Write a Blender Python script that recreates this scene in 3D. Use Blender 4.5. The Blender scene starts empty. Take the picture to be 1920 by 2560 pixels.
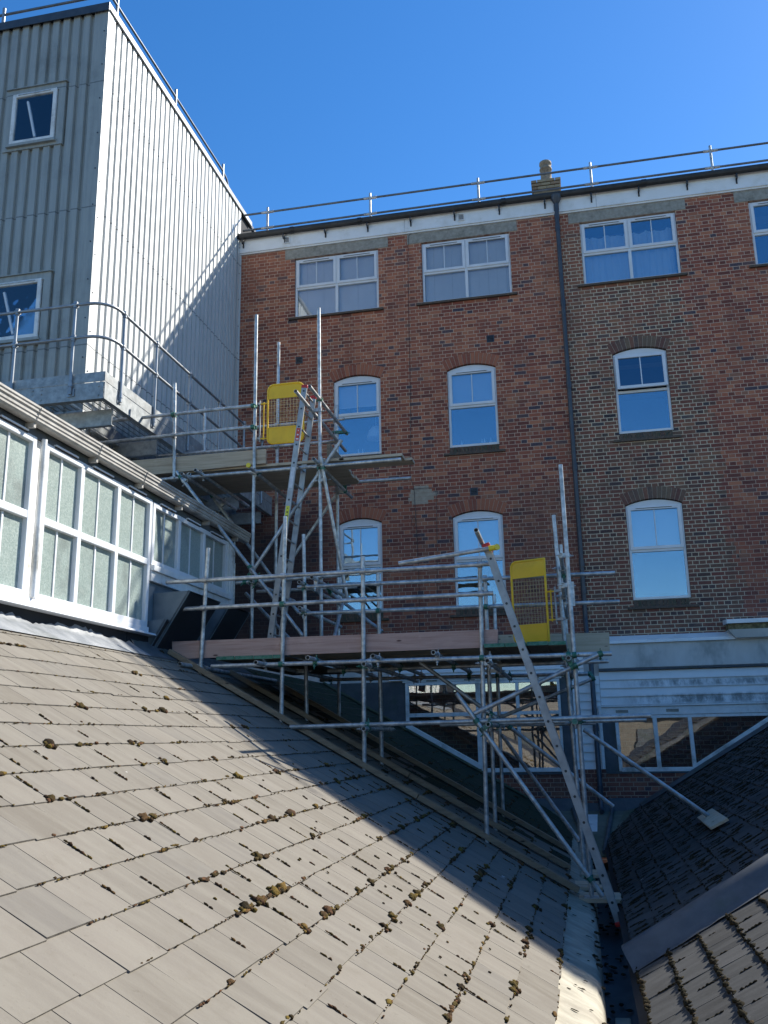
import bpy, math, random
import numpy as np
from mathutils import Matrix, Vector
random.seed(7); rng = np.random.default_rng(11)
sc = bpy.context.scene

# ------------------------------------------------------------------ camera
# world: X right along the brick wall, Y towards it, Z up, lens at the origin
RC = np.array([[0.97812467, 0.20722671, -0.01814443], [-0.06711269, 0.23180612, -0.97044413], [-0.19689596, 0.95043307, 0.24064282]])
FPX = 2274.354
cam_d = bpy.data.cameras.new("camera"); cam = bpy.data.objects.new("camera", cam_d); sc.collection.objects.link(cam)
m = Matrix.Identity(4)
for r in range(3):
    m[r][0] = RC[0][r]; m[r][1] = -RC[1][r]; m[r][2] = -RC[2][r]
cam.matrix_world = m
cam_d.sensor_fit = 'HORIZONTAL'; cam_d.sensor_width = 36.0; cam_d.lens = FPX / 1920 * 36.0
cam_d.clip_start = 0.05; cam_d.clip_end = 2000
sc.camera = cam
# ------------------------------------------------------------------ light
SUN = Vector((1.04, 1.0, 1.215)).normalized()          # direction towards the sun
elev = math.asin(SUN.z); azim = math.atan2(SUN.x, SUN.y)
w = bpy.data.worlds.new("World"); sc.world = w; w.use_nodes = True
nt = w.node_tree; nt.nodes.clear()
sky = nt.nodes.new('ShaderNodeTexSky'); sky.sky_type = 'NISHITA'; sky.sun_disc = False
sky.sun_elevation = elev; sky.sun_rotation = azim; sky.air_density = 1.0; sky.dust_density = 0.15; sky.ozone_density = 3.2; sky.altitude = 100
bg = nt.nodes.new('ShaderNodeBackground'); bg.inputs[1].default_value = 0.10
ow = nt.nodes.new('ShaderNodeOutputWorld'); hs = nt.nodes.new('ShaderNodeHueSaturation'); hs.inputs['Saturation'].default_value = 1.30; hs.inputs['Hue'].default_value = .504; nt.links.new(sky.outputs[0], hs.inputs['Color']); nt.links.new(hs.outputs[0], bg.inputs[0]); nt.links.new(bg.outputs[0], ow.inputs[0])
sl = bpy.data.lights.new("sun", 'SUN'); sl.energy = 4.5; sl.angle = math.radians(0.53); sl.color = (1, .95, .86)
so = bpy.data.objects.new("sun", sl); sc.collection.objects.link(so)
so.rotation_euler = SUN.to_track_quat('Z', 'Y').to_euler()
sc.view_settings.view_transform = 'Standard'; sc.view_settings.look = 'None'
sc.view_settings.exposure = 1.02; sc.view_settings.gamma = 1
sc.cycles.max_bounces = 6; sc.cycles.transparent_max_bounces = 10

# ------------------------------------------------------------------ measuring: a photo pixel onto a known plane
def ray(x, y): return RC.T @ np.array([(x - 960) / FPX, (y - 1280) / FPX, 1.])
def oY(x, y, Y): d = ray(x, y); return d * Y / d[1]
def oX(x, y, X): d = ray(x, y); return d * X / d[0]
def oZ(x, y, Z): d = ray(x, y); return d * Z / d[2]

# ------------------------------------------------------------------ materials
def mat(name):
    ma = bpy.data.materials.new(name); ma.use_nodes = True
    n = ma.node_tree; b = n.nodes['Principled BSDF']; return ma, n, b
class G:
    """small node-graph writer"""
    def __init__(s, n): s.n = n
    def node(s, t, **kw):
        o = s.n.nodes.new(t)
        for k, v in kw.items(): setattr(o, k, v)
        return o
    def lk(s, a, b): s.n.links.new(a, b)
    def setin(s, o, i, v):
        if hasattr(v, 'is_linked') or isinstance(v, bpy.types.NodeSocket): s.lk(v, o.inputs[i])
        else: o.inputs[i].default_value = v
    def m(s, op, a, b=0.0, c=0.0):
        o = s.node('ShaderNodeMath', operation=op); s.setin(o, 0, a); s.setin(o, 1, b)
        if op in ('MULTIPLY_ADD', 'SMOOTH_MIN', 'COMPARE'): s.setin(o, 2, c)
        return o.outputs[0]
    def mix(s, f, a, b, bt='MIX'):
        o = s.node('ShaderNodeMix', data_type='RGBA', blend_type=bt)
        s.setin(o, 0, f); s.setin(o, 6, a); s.setin(o, 7, b); return o.outputs[2]
    def pos(s):
        g = s.node('ShaderNodeNewGeometry'); x = s.node('ShaderNodeSeparateXYZ'); s.lk(g.outputs['Position'], x.inputs[0])
        return g, x.outputs[0], x.outputs[1], x.outputs[2]
    def vec(s, x, y, z):
        o = s.node('ShaderNodeCombineXYZ')
        for i, v in enumerate((x, y, z)): s.setin(o, i, v)
        return o.outputs[0]
    def noise(s, v, sc_, det=4, ro=.6, dist=0):
        o = s.node('ShaderNodeTexNoise'); 
        if v is not None: s.lk(v, o.inputs['Vector'])
        o.inputs['Scale'].default_value = sc_; o.inputs['Detail'].default_value = det; o.inputs['Roughness'].default_value = ro; o.inputs['Distortion'].default_value = dist
        return o.outputs[0]
    def ramp(s, f, st):
        o = s.node('ShaderNodeValToRGB'); s.lk(f, o.inputs[0]); e = o.color_ramp.elements
        while len(e) < len(st): e.new(.5)
        for i, (p, c) in enumerate(st):
            e[i].position = p; e[i].color = (*c, 1) if len(c) == 3 else c
        return o.outputs[0]
    def sm(s, v, a, b):
        o = s.node('ShaderNodeMapRange', interpolation_type='SMOOTHSTEP'); s.lk(v, o.inputs[0])
        o.inputs[1].default_value = a; o.inputs[2].default_value = b; return o.outputs[0]
    def bump(s, h, st, d, b, nrm=None):
        o = s.node('ShaderNodeBump'); s.lk(h, o.inputs['Height']); o.inputs['Strength'].default_value = st; o.inputs['Distance'].default_value = d
        s.lk(o.outputs[0], b.inputs['Normal'])
def c4(*c): return (*c, 1)

def noisy(name, c1, c2, scale=6, rough=.7, metal=0, stretch=(1, 1, 1), bump=.15, bd=.01, det=6, spec=.5, isl=0.0, grime=None):
    ma, n, b = mat(name); g = G(n); ge, x, y, z = g.pos()
    v = g.vec(g.m('MULTIPLY', x, stretch[0]), g.m('MULTIPLY', y, stretch[1]), g.m('MULTIPLY', z, stretch[2]))
    f = g.noise(v, scale, det)
    col = g.mix(g.sm(f, .3, .7), c4(*c1), c4(*c2))
    if isl:
        k = g.m('MULTIPLY_ADD', ge.outputs['Random Per Island'], isl, 1 - isl / 2)
        col = g.mix(1.0, col, g.vec(k, k, k), 'MULTIPLY')
    if grime:
        f2 = g.noise(v, scale * .35, 5, .7); col = g.mix(g.sm(f2, .48, .72), col, c4(*grime))
    g.lk(col, b.inputs['Base Color']); b.inputs['Roughness'].default_value = rough; b.inputs['Metallic'].default_value = metal
    b.inputs['Specular IOR Level'].default_value = spec
    if bump: g.bump(g.noise(v, scale * 6, 4), bump, bd, b)
    return ma
M = {}
M['upvc'] = noisy('white_plastic', (.74, .76, .78), (.66, .68, .70), 3, .35, bump=0)
M['upvc_dirty'] = noisy('weathered_white_plastic', (.82, .82, .80), (.70, .70, .67), 5, .45, bump=.05, grime=(.35, .34, .30))
M['fascia'] = noisy('white_fascia_paint', (.82, .83, .83), (.78, .79, .78), 4, .5, bump=.05, grime=(.66, .66, .62))
M['galv'] = noisy('galvanised_steel', (.36, .36, .35), (.66, .66, .64), 14, .45, .55, bump=.12, bd=.002, grime=(.26, .27, .27))
M['galv_flat'] = noisy('galvanised_plate', (.24, .26, .265), (.40, .42, .42), 12, .5, .35, bump=.05, bd=.002, grime=(.28, .28, .27))
M['railgrey'] = noisy('dull_grey_tube', (.10, .115, .135), (.17, .185, .20), 6, .45, .3, bump=.05)
M['algae_lead'] = noisy('algae_stained_lead', (.09, .105, .085), (.16, .17, .13), 3, .9, bump=.3, grime=(.07, .10, .05))
M['stucco'] = noisy('buff_stucco', (.14, .125, .10), (.19, .17, .14), 3, .9, bump=.1)
M['lichen'] = noisy('lichen_crust', (.10, .08, .04), (.34, .28, .14), 14, .95, bump=.6, bd=.02, grime=(.04, .04, .025))
M['alu'] = noisy('aluminium', (.30, .30, .295), (.42, .42, .41), 8, .5, .55, bump=.05, bd=.001)
M['clip_green'] = noisy('green_painted_steel', (.01, .14, .08), (.10, .22, .17), 30, .5, .2, bump=.1, bd=.002)
M['darkmetal'] = noisy('grey_rail_steel', (.24, .26, .28), (.36, .38, .40), 6, .42, .5, bump=.05)
M['yellow'] = noisy('yellow_gate_paint', (.95, .55, .008), (.90, .50, .006), 5, .38, bump=.02, grime=(.75, .42, .01))
M['red'] = noisy('red_plastic', (.55, .03, .02), (.42, .02, .02), 9, .4, bump=0)
M['capyellow'] = noisy('yellow_plastic', (.80, .62, .03), (.75, .55, .02), 9, .4, bump=0)
M['black'] = noisy('black_plastic', (.012, .013, .015), (.03, .03, .032), 7, .45, bump=.03)
M['pipe'] = noisy('dark_grey_plastic', (.035, .045, .06), (.06, .07, .085), 7, .4, bump=.03)
M['dark'] = noisy('dark_interior', (.012, .014, .018), (.02, .022, .026), 3, .9, bump=0)
M['louvre'] = noisy('black_louvre', (.010, .011, .014), (.02, .02, .025), 40, .6, bump=.1)
M['greypanel'] = noisy('blue_grey_panel', (.10, .14, .17), (.14, .18, .21), 5, .6, bump=.05)
M['lead'] = noisy('lead_sheet', (.17, .185, .20), (.30, .31, .32), 4, .55, .1, bump=.3, bd=.006, grime=(.13, .14, .13))
M['leaddark'] = noisy('dark_lead', (.065, .075, .085), (.11, .12, .13), 4, .7, .0, bump=.3, bd=.006, grime=(.06, .08, .06))
M['concrete'] = noisy('concrete_lintel', (.27, .25, .21), (.36, .34, .29), 14, .9, bump=.5, bd=.006, grime=(.19, .18, .15))
M['render'] = noisy('weathered_render', (.58, .56, .52), (.68, .66, .62), 2.5, .85, stretch=(1, 1, .5), bump=.2, grime=(.20, .21, .19))
M['gutter_old'] = noisy('aged_cream_gutter', (.46, .44, .40), (.34, .32, .29), 5, .5, bump=.05, grime=(.20, .19, .17))
M['apron'] = noisy('gutter_lining', (.27, .245, .185), (.42, .385, .30), 4, .8, stretch=(1, 2.2, 1), bump=.35, bd=.008, grime=(.24, .21, .16))
M['mosspatch'] = noisy('moss_mat', (.05, .07, .03), (.10, .10, .05), 9, .95, bump=.8, bd=.02)
M['asphalt'] = noisy('roof_felt', (.05, .05, .05), (.07, .07, .07), 8, .95)
M['ground'] = noisy('yard_ground', (.09, .09, .085), (.12, .12, .11), .4, .95, bump=0)
M['label_red'] = noisy('red_sticker', (.60, .06, .03), (.55, .08, .04), 20, .5, bump=0)
M['label_yellow'] = noisy('yellow_sticker', (.70, .65, .04), (.66, .60, .04), 20, .5, bump=0)
M['label_white'] = noisy('white_sticker', (.6, .62, .65), (.5, .52, .55), 20, .5, bump=0)
M['print'] = noisy('black_print', (.02, .02, .02), (.03, .03, .03), 20, .6, bump=0)
M['bluewhite'] = noisy('blind_fabric', (.74, .66, .64), (.80, .72, .70), 3, .8, bump=0)
M['whiteblind'] = noisy('white_blind', (.62, .66, .72), (.70, .73, .78), 3, .8, bump=0)
M['pot'] = noisy('clay_pot', (.26, .20, .14), (.38, .31, .22), 12, .9, bump=.3, grime=(.12, .10, .08))
M['lampglass'] = noisy('pale_shade', (.6, .65, .7), (.6, .65, .7), 3, .6, bump=0)

def timber(name, c1, c2, axis):
    ma, n, b = mat(name); g = G(n); ge, x, y, z = g.pos()
    st = {'x': (1.2, 14, 22), 'y': (14, 1.2, 22), 's': (2, 14, 14)}[axis]
    v = g.vec(g.m('MULTIPLY', x, st[0]), g.m('MULTIPLY', y, st[1]), g.m('MULTIPLY', z, st[2]))
    f = g.noise(v, 1.0, 6, .65, 1.2); col = g.ramp(f, [(.25, c1), (.55, c2), (.8, tuple(a * 1.15 for a in c2))])
    kn = g.node('ShaderNodeTexVoronoi'); g.lk(g.vec(g.m('MULTIPLY', x, 3), g.m('MULTIPLY', y, 3), g.m('MULTIPLY', z, 9)), kn.inputs['Vector']); kn.inputs['Scale'].default_value = 1
    col = g.mix(g.sm(kn.outputs[0], .12, .05), col, c4(c1[0] * .35, c1[1] * .3, c1[2] * .3))
    f2 = g.noise(g.vec(x, y, z), 2.5, 5, .7); col = g.mix(g.m('MULTIPLY', g.sm(f2, .55, .75), .45), col, c4(*[a * 1.35 + .05 for a in c2]))
    k = g.m('MULTIPLY_ADD', ge.outputs['Random Per Island'], .25, .87); col = g.mix(1.0, col, g.vec(k, k, k), 'MULTIPLY')
    g.lk(col, b.inputs['Base Color']); b.inputs['Roughness'].default_value = .8; g.bump(f, .3, .004, b); return ma
M['board_red'] = timber('weathered_pinkish_board', (.36, .20, .16), (.52, .34, .28), 'x')
M['board_tan'] = timber('tan_board', (.36, .26, .17), (.56, .44, .31), 'x')
M['board_pale'] = timber('pale_new_board', (.42, .34, .23), (.56, .48, .35), 'x')
M['board_y'] = timber('deck_board', (.14, .10, .07), (.24, .18, .12), 'y')
M['batten'] = timber('roof_batten_timber', (.16, .11, .07), (.30, .22, .14), 's')

def brick(name, kind='wall'):
    ma, n, b = mat(name); g = G(n); ge, x, y, z = g.pos()
    wob = g.noise(g.vec(x, y, z), 9, 2, .5)
    z2 = g.m('ADD', z, g.m('MULTIPLY', g.m('SUBTRACT', wob, .5), .008))
    r = g.m('DIVIDE', g.m('ADD', z2, 50.02), .075); row = g.m('FLOOR', r); fr = g.m('FRACT', r)
    par = g.m('MODULO', row, 2.0)
    L = g.m('MULTIPLY_ADD', par, .1175, .1175)             # header .1175 / stretcher .235
    u = g.m('ADD', g.m('DIVIDE', g.m('ADD', g.m('ADD', x, g.m('MULTIPLY', g.m('SUBTRACT', wob, .5), .01)), 60.0), L), g.m('MULTIPLY_ADD', par, .25, 0))
    col_i = g.m('FLOOR', u); fu = g.m('FRACT', u)
    # distance (metres) from brick edges
    eu = g.m('MULTIPLY', g.m('MINIMUM', fu, g.m('SUBTRACT', 1.0, fu)), L); ev = g.m('MULTIPLY', g.m('MINIMUM', fr, g.m('SUBTRACT', 1.0, fr)), .075)
    e = g.m('MINIMUM', eu, ev)
    inzj = g.m('MULTIPLY', g.m('GREATER_THAN', x, .24), g.m('LESS_THAN', x, 2.8))
    joint = g.sm(g.m('SUBTRACT', e, g.m('MULTIPLY', inzj, .0014)), .0069, .0044)
    wn = g.node('ShaderNodeTexWhiteNoise', noise_dimensions='2D'); g.lk(g.vec(col_i, row, 0), wn.inputs['Vector']); rnd = wn.outputs[0]
    wn2 = g.node('ShaderNodeTexWhiteNoise', noise_dimensions='2D'); g.lk(g.vec(g.m('ADD', col_i, 31), row, 0), wn2.inputs['Vector']); rnd2 = wn2.outputs[0]
    red = g.ramp(rnd, [(0, (.11, .04, .034)), (.22, (.20, .066, .048)), (.42, (.30, .105, .064)), (.62, (.16, .052, .042)), (.86, (.38, .155, .09)), (.945, (.20, .10, .07)), (.955, (.06, .05, .06)), (1, (.045, .045, .06))])
    dk = g.ramp(rnd, [(0, (.055, .045, .04)), (.15, (.17, .06, .045)), (.35, (.12, .085, .06)), (.55, (.19, .068, .048)), (.72, (.14, .075, .055)), (.86, (.22, .105, .065)), (.93, (.03, .03, .035)), (1, (.07, .065, .065))])
    # repointed zone right of the downpipe, jagged edge
    edge = g.m('ADD', g.m('MULTIPLY_ADD', z, -.075, 3.15), g.m('MULTIPLY', g.m('SUBTRACT', rnd2, .5), .25))
    big = g.noise(g.vec(x, y, z), .55, 3, .5)
    edge = g.m('ADD', edge, g.m('MULTIPLY', g.m('SUBTRACT', big, .5), .5))
    xb = g.m('DIVIDE', g.m('SUBTRACT', g.m('MULTIPLY', col_i, L), 60.0), 1.0)
    inz = g.m('MULTIPLY', g.m('MULTIPLY', g.m('GREATER_THAN', x, .24), g.m('GREATER_THAN', z, 1.0)), g.m('LESS_THAN', x, edge))
    inz = g.m('MULTIPLY', inz, g.m('LESS_THAN', z, g.m('ADD', g.m('MULTIPLY_ADD', rnd2, .15, 8.72), g.m('MULTIPLY', g.m('LESS_THAN', x, .85), 1.1))))
    mid = g.m('MULTIPLY', g.m('MULTIPLY', g.m('GREATER_THAN', x, -1.0), g.m('LESS_THAN', x, .3)), g.m('LESS_THAN', z, 4.6))
    base = g.mix(inz, g.mix(g.m('MULTIPLY', mid, .55), red, dk), dk)
    hgt = g.sm(z, 5.5, 9.5)
    base = g.mix(g.m('MULTIPLY', g.m('MULTIPLY', hgt, .28), g.sm(big, .3, .6)), base, c4(.38, .165, .095))
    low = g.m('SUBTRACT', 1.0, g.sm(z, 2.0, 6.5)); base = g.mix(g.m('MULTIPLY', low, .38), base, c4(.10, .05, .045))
    mort = g.mix(inz, c4(.42, .30, .22), c4(.46, .385, .28))
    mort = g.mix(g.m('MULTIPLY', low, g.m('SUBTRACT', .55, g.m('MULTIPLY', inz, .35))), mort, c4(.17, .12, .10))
    mort = g.mix(g.m('MULTIPLY', g.sm(g.noise(g.vec(x, y, z), 2.2, 4), .45, .65), .5), mort, c4(.24, .17, .13))
    pt_ = g.noise(g.vec(x, y, g.m('MULTIPLY', z, 1.6)), 1.7, 5, .6); base = g.mix(g.m('MULTIPLY', g.sm(pt_, .50, .62), .5), base, g.mix(.5, base, c4(.07, .035, .035))); base = g.mix(g.m('MULTIPLY', g.sm(pt_, .46, .36), .35), base, g.mix(.5, base, c4(.34, .17, .10)))
    fine = g.noise(g.vec(x, y, z), 38, 4, .7)
    base = g.mix(g.m('MULTIPLY', g.sm(fine, .45, .75), .4), base, g.mix(.5, base, c4(.38, .22, .15)))
    col = g.mix(joint, base, mort)
    # soot and painted-in shade in the corner under the walkway (left, low) and dirt washes
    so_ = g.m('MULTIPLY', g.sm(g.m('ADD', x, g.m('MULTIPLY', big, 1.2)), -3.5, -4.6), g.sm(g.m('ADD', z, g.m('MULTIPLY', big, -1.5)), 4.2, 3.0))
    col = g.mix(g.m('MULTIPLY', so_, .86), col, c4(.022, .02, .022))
    dirt = g.noise(g.vec(x, y, g.m('MULTIPLY', z, .4)), 1.3, 6, .7); col = g.mix(g.m('MULTIPLY', g.sm(dirt, .5, .75), .35), col, c4(.07, .045, .04))
    lift = g.node('ShaderNodeHueSaturation'); lift.inputs['Saturation'].default_value = 1.04; lift.inputs['Value'].default_value = 1.33; g.lk(col, lift.inputs['Color']); col = lift.outputs[0]
    g.lk(col, b.inputs['Base Color']); b.inputs['Roughness'].default_value = .88; b.inputs['Specular IOR Level'].default_value = .25
    hh = g.m('ADD', g.m('SUBTRACT', 1.0, joint), g.m('MULTIPLY', fine, .35)); g.bump(hh, .5, .006, b)
    return ma
M['brick'] = brick('english_bond_brick')

def vous(name, cols, rough=.88):
    ma, n, b = mat(name); g = G(n); ge, x, y, z = g.pos()
    c = g.ramp(ge.outputs['Random Per Island'], [(i / (len(cols) - 1), q) for i, q in enumerate(cols)])
    f = g.noise(g.vec(x, y, z), 30, 5); c = g.mix(g.m('MULTIPLY', g.sm(f, .4, .75), .4), c, c4(.30, .17, .11))
    g.lk(c, b.inputs['Base Color']); b.inputs['Roughness'].default_value = rough; g.bump(f, .4, .006, b); return ma
M['arch_red'] = vous('red_arch_brick', [(.34, .11, .06), (.42, .15, .08), (.30, .09, .055), (.26, .08, .05)])
M['arch_dark'] = vous('brown_arch_brick', [(.12, .09, .07), (.17, .12, .08), (.13, .06, .05), (.20, .09, .06), (.10, .08, .07)])
M['mortar'] = noisy('arch_mortar', (.34, .28, .21), (.42, .36, .28), 12, .9, bump=.2)
M['sillbrick'] = vous('mossy_sill_brick', [(.05, .05, .045), (.09, .075, .06), (.06, .065, .045), (.07, .05, .045)])
M['yellowstock'] = vous('yellow_stock_brick', [(.30, .24, .15), (.36, .30, .19), (.24, .19, .12), (.28, .20, .13), (.20, .15, .10)])

def slate(name, cols, streak, k, edgec, warm):
    ma, n, b = mat(name); g = G(n); ge, x, y, z = g.pos()
    c = g.ramp(ge.outputs['Random Per Island'], [(i / (len(cols) - 1), q) for i, q in enumerate(cols)])
    v = g.vec(g.m('MULTIPLY', x, 1.6), g.m('MULTIPLY', y, 11), g.m('MULTIPLY', z, 1.6))
    f = g.noise(v, 1.0, 6, .6, .3); c = g.mix(g.m('MULTIPLY', g.sm(f, .35, .7), .5), c, c4(*streak))
    f2 = g.noise(g.vec(x, y, z), 5, 6, .7); c = g.mix(g.m('MULTIPLY', g.sm(f2, .5, .75), .35), c, c4(*warm))
    f3 = g.noise(g.vec(x, y, z), 60, 3, .7); c = g.mix(g.m('MULTIPLY', g.sm(f3, .62, .78), .35), c, c4(*edgec))
    f4 = g.noise(g.vec(x, y, z), 11, 5, .75); f5 = g.noise(g.vec(x, y, z), 3.1, 4, .8, .6); c = g.mix(g.m('MULTIPLY', g.sm(f5, .705, .725), .8), c, c4(.50, .49, .46)); c = g.mix(g.m('MULTIPLY', g.sm(f4, .62, .72), .3), c, c4(warm[0] * .6, warm[1] * .6, warm[2] * .55))
    g.lk(c, b.inputs['Base Color']); b.inputs['Roughness'].default_value = .95; b.inputs['Specular IOR Level'].default_value = .12
    g.bump(g.m('ADD', f3, f2), .25, .004, b); return ma
M['slate_l'] = slate('grey_buff_slate', [(.158, .141, .116), (.188, .170, .143), (.166, .150, .126), (.203, .183, .154), (.160, .147, .128)], (.235, .218, .182), .56, (.09, .075, .055), (.14, .122, .095))
M['slate_r'] = slate('dark_weathered_slate', [(.046, .047, .047), (.070, .071, .070), (.055, .056, .055), (.088, .088, .087), (.050, .050, .049)], (.112, .112, .110), .59, (.025, .022, .016), (.035, .033, .027))
M['slate_edge'] = noisy('slate_edge_dirt', (.06, .055, .045), (.15, .14, .12), 25, .95, bump=.3)
M['slate_green'] = slate('algae_shade_slate', [(.028, .036, .026), (.04, .05, .034), (.034, .038, .03)], (.05, .065, .035), .56, (.02, .026, .012), (.03, .045, .018))  # algae green, darkened so the colour also carries shade on the far slates

def mossmat(name, cols):
    ma, n, b = mat(name); g = G(n); ge, x, y, z = g.pos()
    c = g.ramp(ge.outputs['Random Per Island'], [(i / (len(cols) - 1), q) for i, q in enumerate(cols)])
    f = g.noise(g.vec(x, y, z), 90, 4, .8); c = g.mix(g.sm(f, .35, .7), c, g.mix(.5, c, c4(.03, .025, .012)))
    g.lk(c, b.inputs['Base Color']); b.inputs['Roughness'].default_value = 1; b.inputs['Specular IOR Level'].default_value = .1; g.bump(f, 1, .01, b); return ma
M['moss_l'] = mossmat('roof_moss', [(.04, .03, .018), (.11, .08, .025), (.035, .025, .018), (.20, .14, .03), (.17, .085, .045), (.055, .038, .024), (.12, .07, .032)])
M['moss_r'] = mossmat('dark_roof_moss', [(.018, .018, .012), (.03, .025, .016), (.05, .04, .022), (.024, .023, .014), (.085, .06, .035)])

def clad(nm, c1, c2, c3):
    ma, n, b = mat(nm); g = G(n); ge, x, y, z = g.pos()
    v = g.vec(g.m('MULTIPLY', x, 9), g.m('MULTIPLY', y, 9), g.m('MULTIPLY', z, .6)); f = g.noise(v, 1.6, 6, .7)
    c = g.mix(g.sm(f, .35, .72), c4(*c1), c4(*c2))
    f2 = g.noise(g.vec(x, y, z), 1.1, 6, .7); c = g.mix(g.m('MULTIPLY', g.sm(f2, .5, .72), .5), c, c4(*c3))
    ln = None
    for zl in (10.05, 7.85, 5.6, 3.6):
        q = g.m('LESS_THAN', g.m('ABSOLUTE', g.m('SUBTRACT', z, zl)), .011); ln = q if ln is None else g.m('MAXIMUM', ln, q)
    c = g.mix(g.m('MULTIPLY', ln, .75), c, c4(.12, .13, .13))
    vd = g.m('MULTIPLY', g.m('MULTIPLY', g.sm(x, -6.645, -6.672), g.m('GREATER_THAN', y, 11.17)), .55); c = g.mix(vd, c, c4(.24, .25, .25))  # rib valleys darker: recess shade put into the colour along with dirt
    g.lk(c, b.inputs['Base Color']); b.inputs['Roughness'].default_value = .5; b.inputs['Metallic'].default_value = .05; return ma
M['clad'] = clad('profiled_steel_cladding', (.62, .63, .61), (.54, .55, .53), (.42, .43, .41)); M['clad_front'] = clad('shaded_dirty_cladding', (.36, .375, .35), (.28, .295, .28), (.17, .185, .175))  # front copy of the cladding is darker: shade and dirt put into its colour

def weatherboard():
    ma, n, b = mat('stained_white_weatherboard'); g = G(n); ge, x, y, z = g.pos()
    v = g.vec(g.m('MULTIPLY', x, 5), y, g.m('MULTIPLY', z, 2.5)); f = g.noise(v, 1.0, 8, .78)
    c = g.mix(g.sm(g.noise(g.vec(x, y, z), 2, 5), .4, .7), c4(.86, .86, .84), c4(.76, .76, .74))
    st = g.m('MAXIMUM', g.sm(g.m('ABSOLUTE', g.m('SUBTRACT', z, .84)), .09, .02), g.sm(g.m('ABSOLUTE', g.m('SUBTRACT', z, .56)), .12, .03))
    st = g.m('MULTIPLY', g.m('MULTIPLY', st, g.sm(f, .36, .60)), g.m('MULTIPLY', g.sm(x, .3, 1.6), .85))
    c = g.mix(st, c, c4(.13, .14, .13)); g.lk(c, b.inputs['Base Color']); b.inputs['Roughness'].default_value = .55; return ma
M['wboard'] = weatherboard()

def glass(name, refl, tint=(.9, .95, 1)):
    ma = bpy.data.materials.new(name); ma.use_nodes = True; n = ma.node_tree; n.nodes.clear(); g = G(n)
    gl = g.node('ShaderNodeBsdfGlossy'); gl.inputs['Roughness'].default_value = .01; gl.inputs[0].default_value = (*tint, 1)
    tr = g.node('ShaderNodeBsdfTransparent'); tr.inputs[0].default_value = (.93, .95, .95, 1)
    fr = g.node('ShaderNodeFresnel'); fr.inputs[0].default_value = 1.5
    ge, x, y, z = g.pos(); bu = g.node('ShaderNodeBump'); g.lk(g.noise(g.vec(x, y, z), 2.0, 2), bu.inputs['Height']); bu.inputs['Strength'].default_value = .05; bu.inputs['Distance'].default_value = .02
    g.lk(bu.outputs[0], gl.inputs['Normal'])
    f = g.m('MULTIPLY_ADD', fr.outputs[0], 1 - refl, refl)
    mx = g.node('ShaderNodeMixShader'); g.lk(f, mx.inputs[0]); g.lk(tr.outputs[0], mx.inputs[1]); g.lk(gl.outputs[0], mx.inputs[2])
    o = g.node('ShaderNodeOutputMaterial'); g.lk(mx.outputs[0], o.inputs[0]); return ma
M['glass'] = glass('window_glass', .22, (.66, .86, 1.0)); M['glass_top'] = glass('window_glass_over_blind', .07); M['glass_low'] = glass('lower_window_glass', .20, (.95, .93, .9))
def frosted():
    ma, n, b = mat('obscured_glass'); g = G(n); ge, x, y, z = g.pos()
    f = g.noise(g.vec(x, y, z), 55, 3, .8); f2 = g.noise(g.vec(x, y, z), 1.6, 4, .6)
    c = g.mix(g.sm(f, .35, .68), c4(.22, .28, .255), c4(.36, .42, .385)); c = g.mix(g.m('MULTIPLY', g.sm(f2, .48, .66), .7), c, c4(.16, .185, .17))
    g.lk(c, b.inputs['Base Color']); b.inputs['Roughness'].default_value = .32; b.inputs['Specular IOR Level'].default_value = .8; g.bump(f, .6, .006, b); return ma
M['frosted'] = frosted()
def grating():
    ma, n, b = mat('open_grating'); g = G(n); ge, x, y, z = g.pos()
    a = g.m('LESS_THAN', g.m('FRACT', g.m('MULTIPLY', y, 25.0)), .30); c = g.m('LESS_THAN', g.m('FRACT', g.m('MULTIPLY', x, 10.0)), .16)
    g.lk(g.m('MAXIMUM', a, c), b.inputs['Alpha']); b.inputs['Base Color'].default_value = (.3, .32, .33, 1); b.inputs['Metallic'].default_value = .4; b.inputs['Roughness'].default_value = .5; return ma
M['grating'] = grating()

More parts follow.
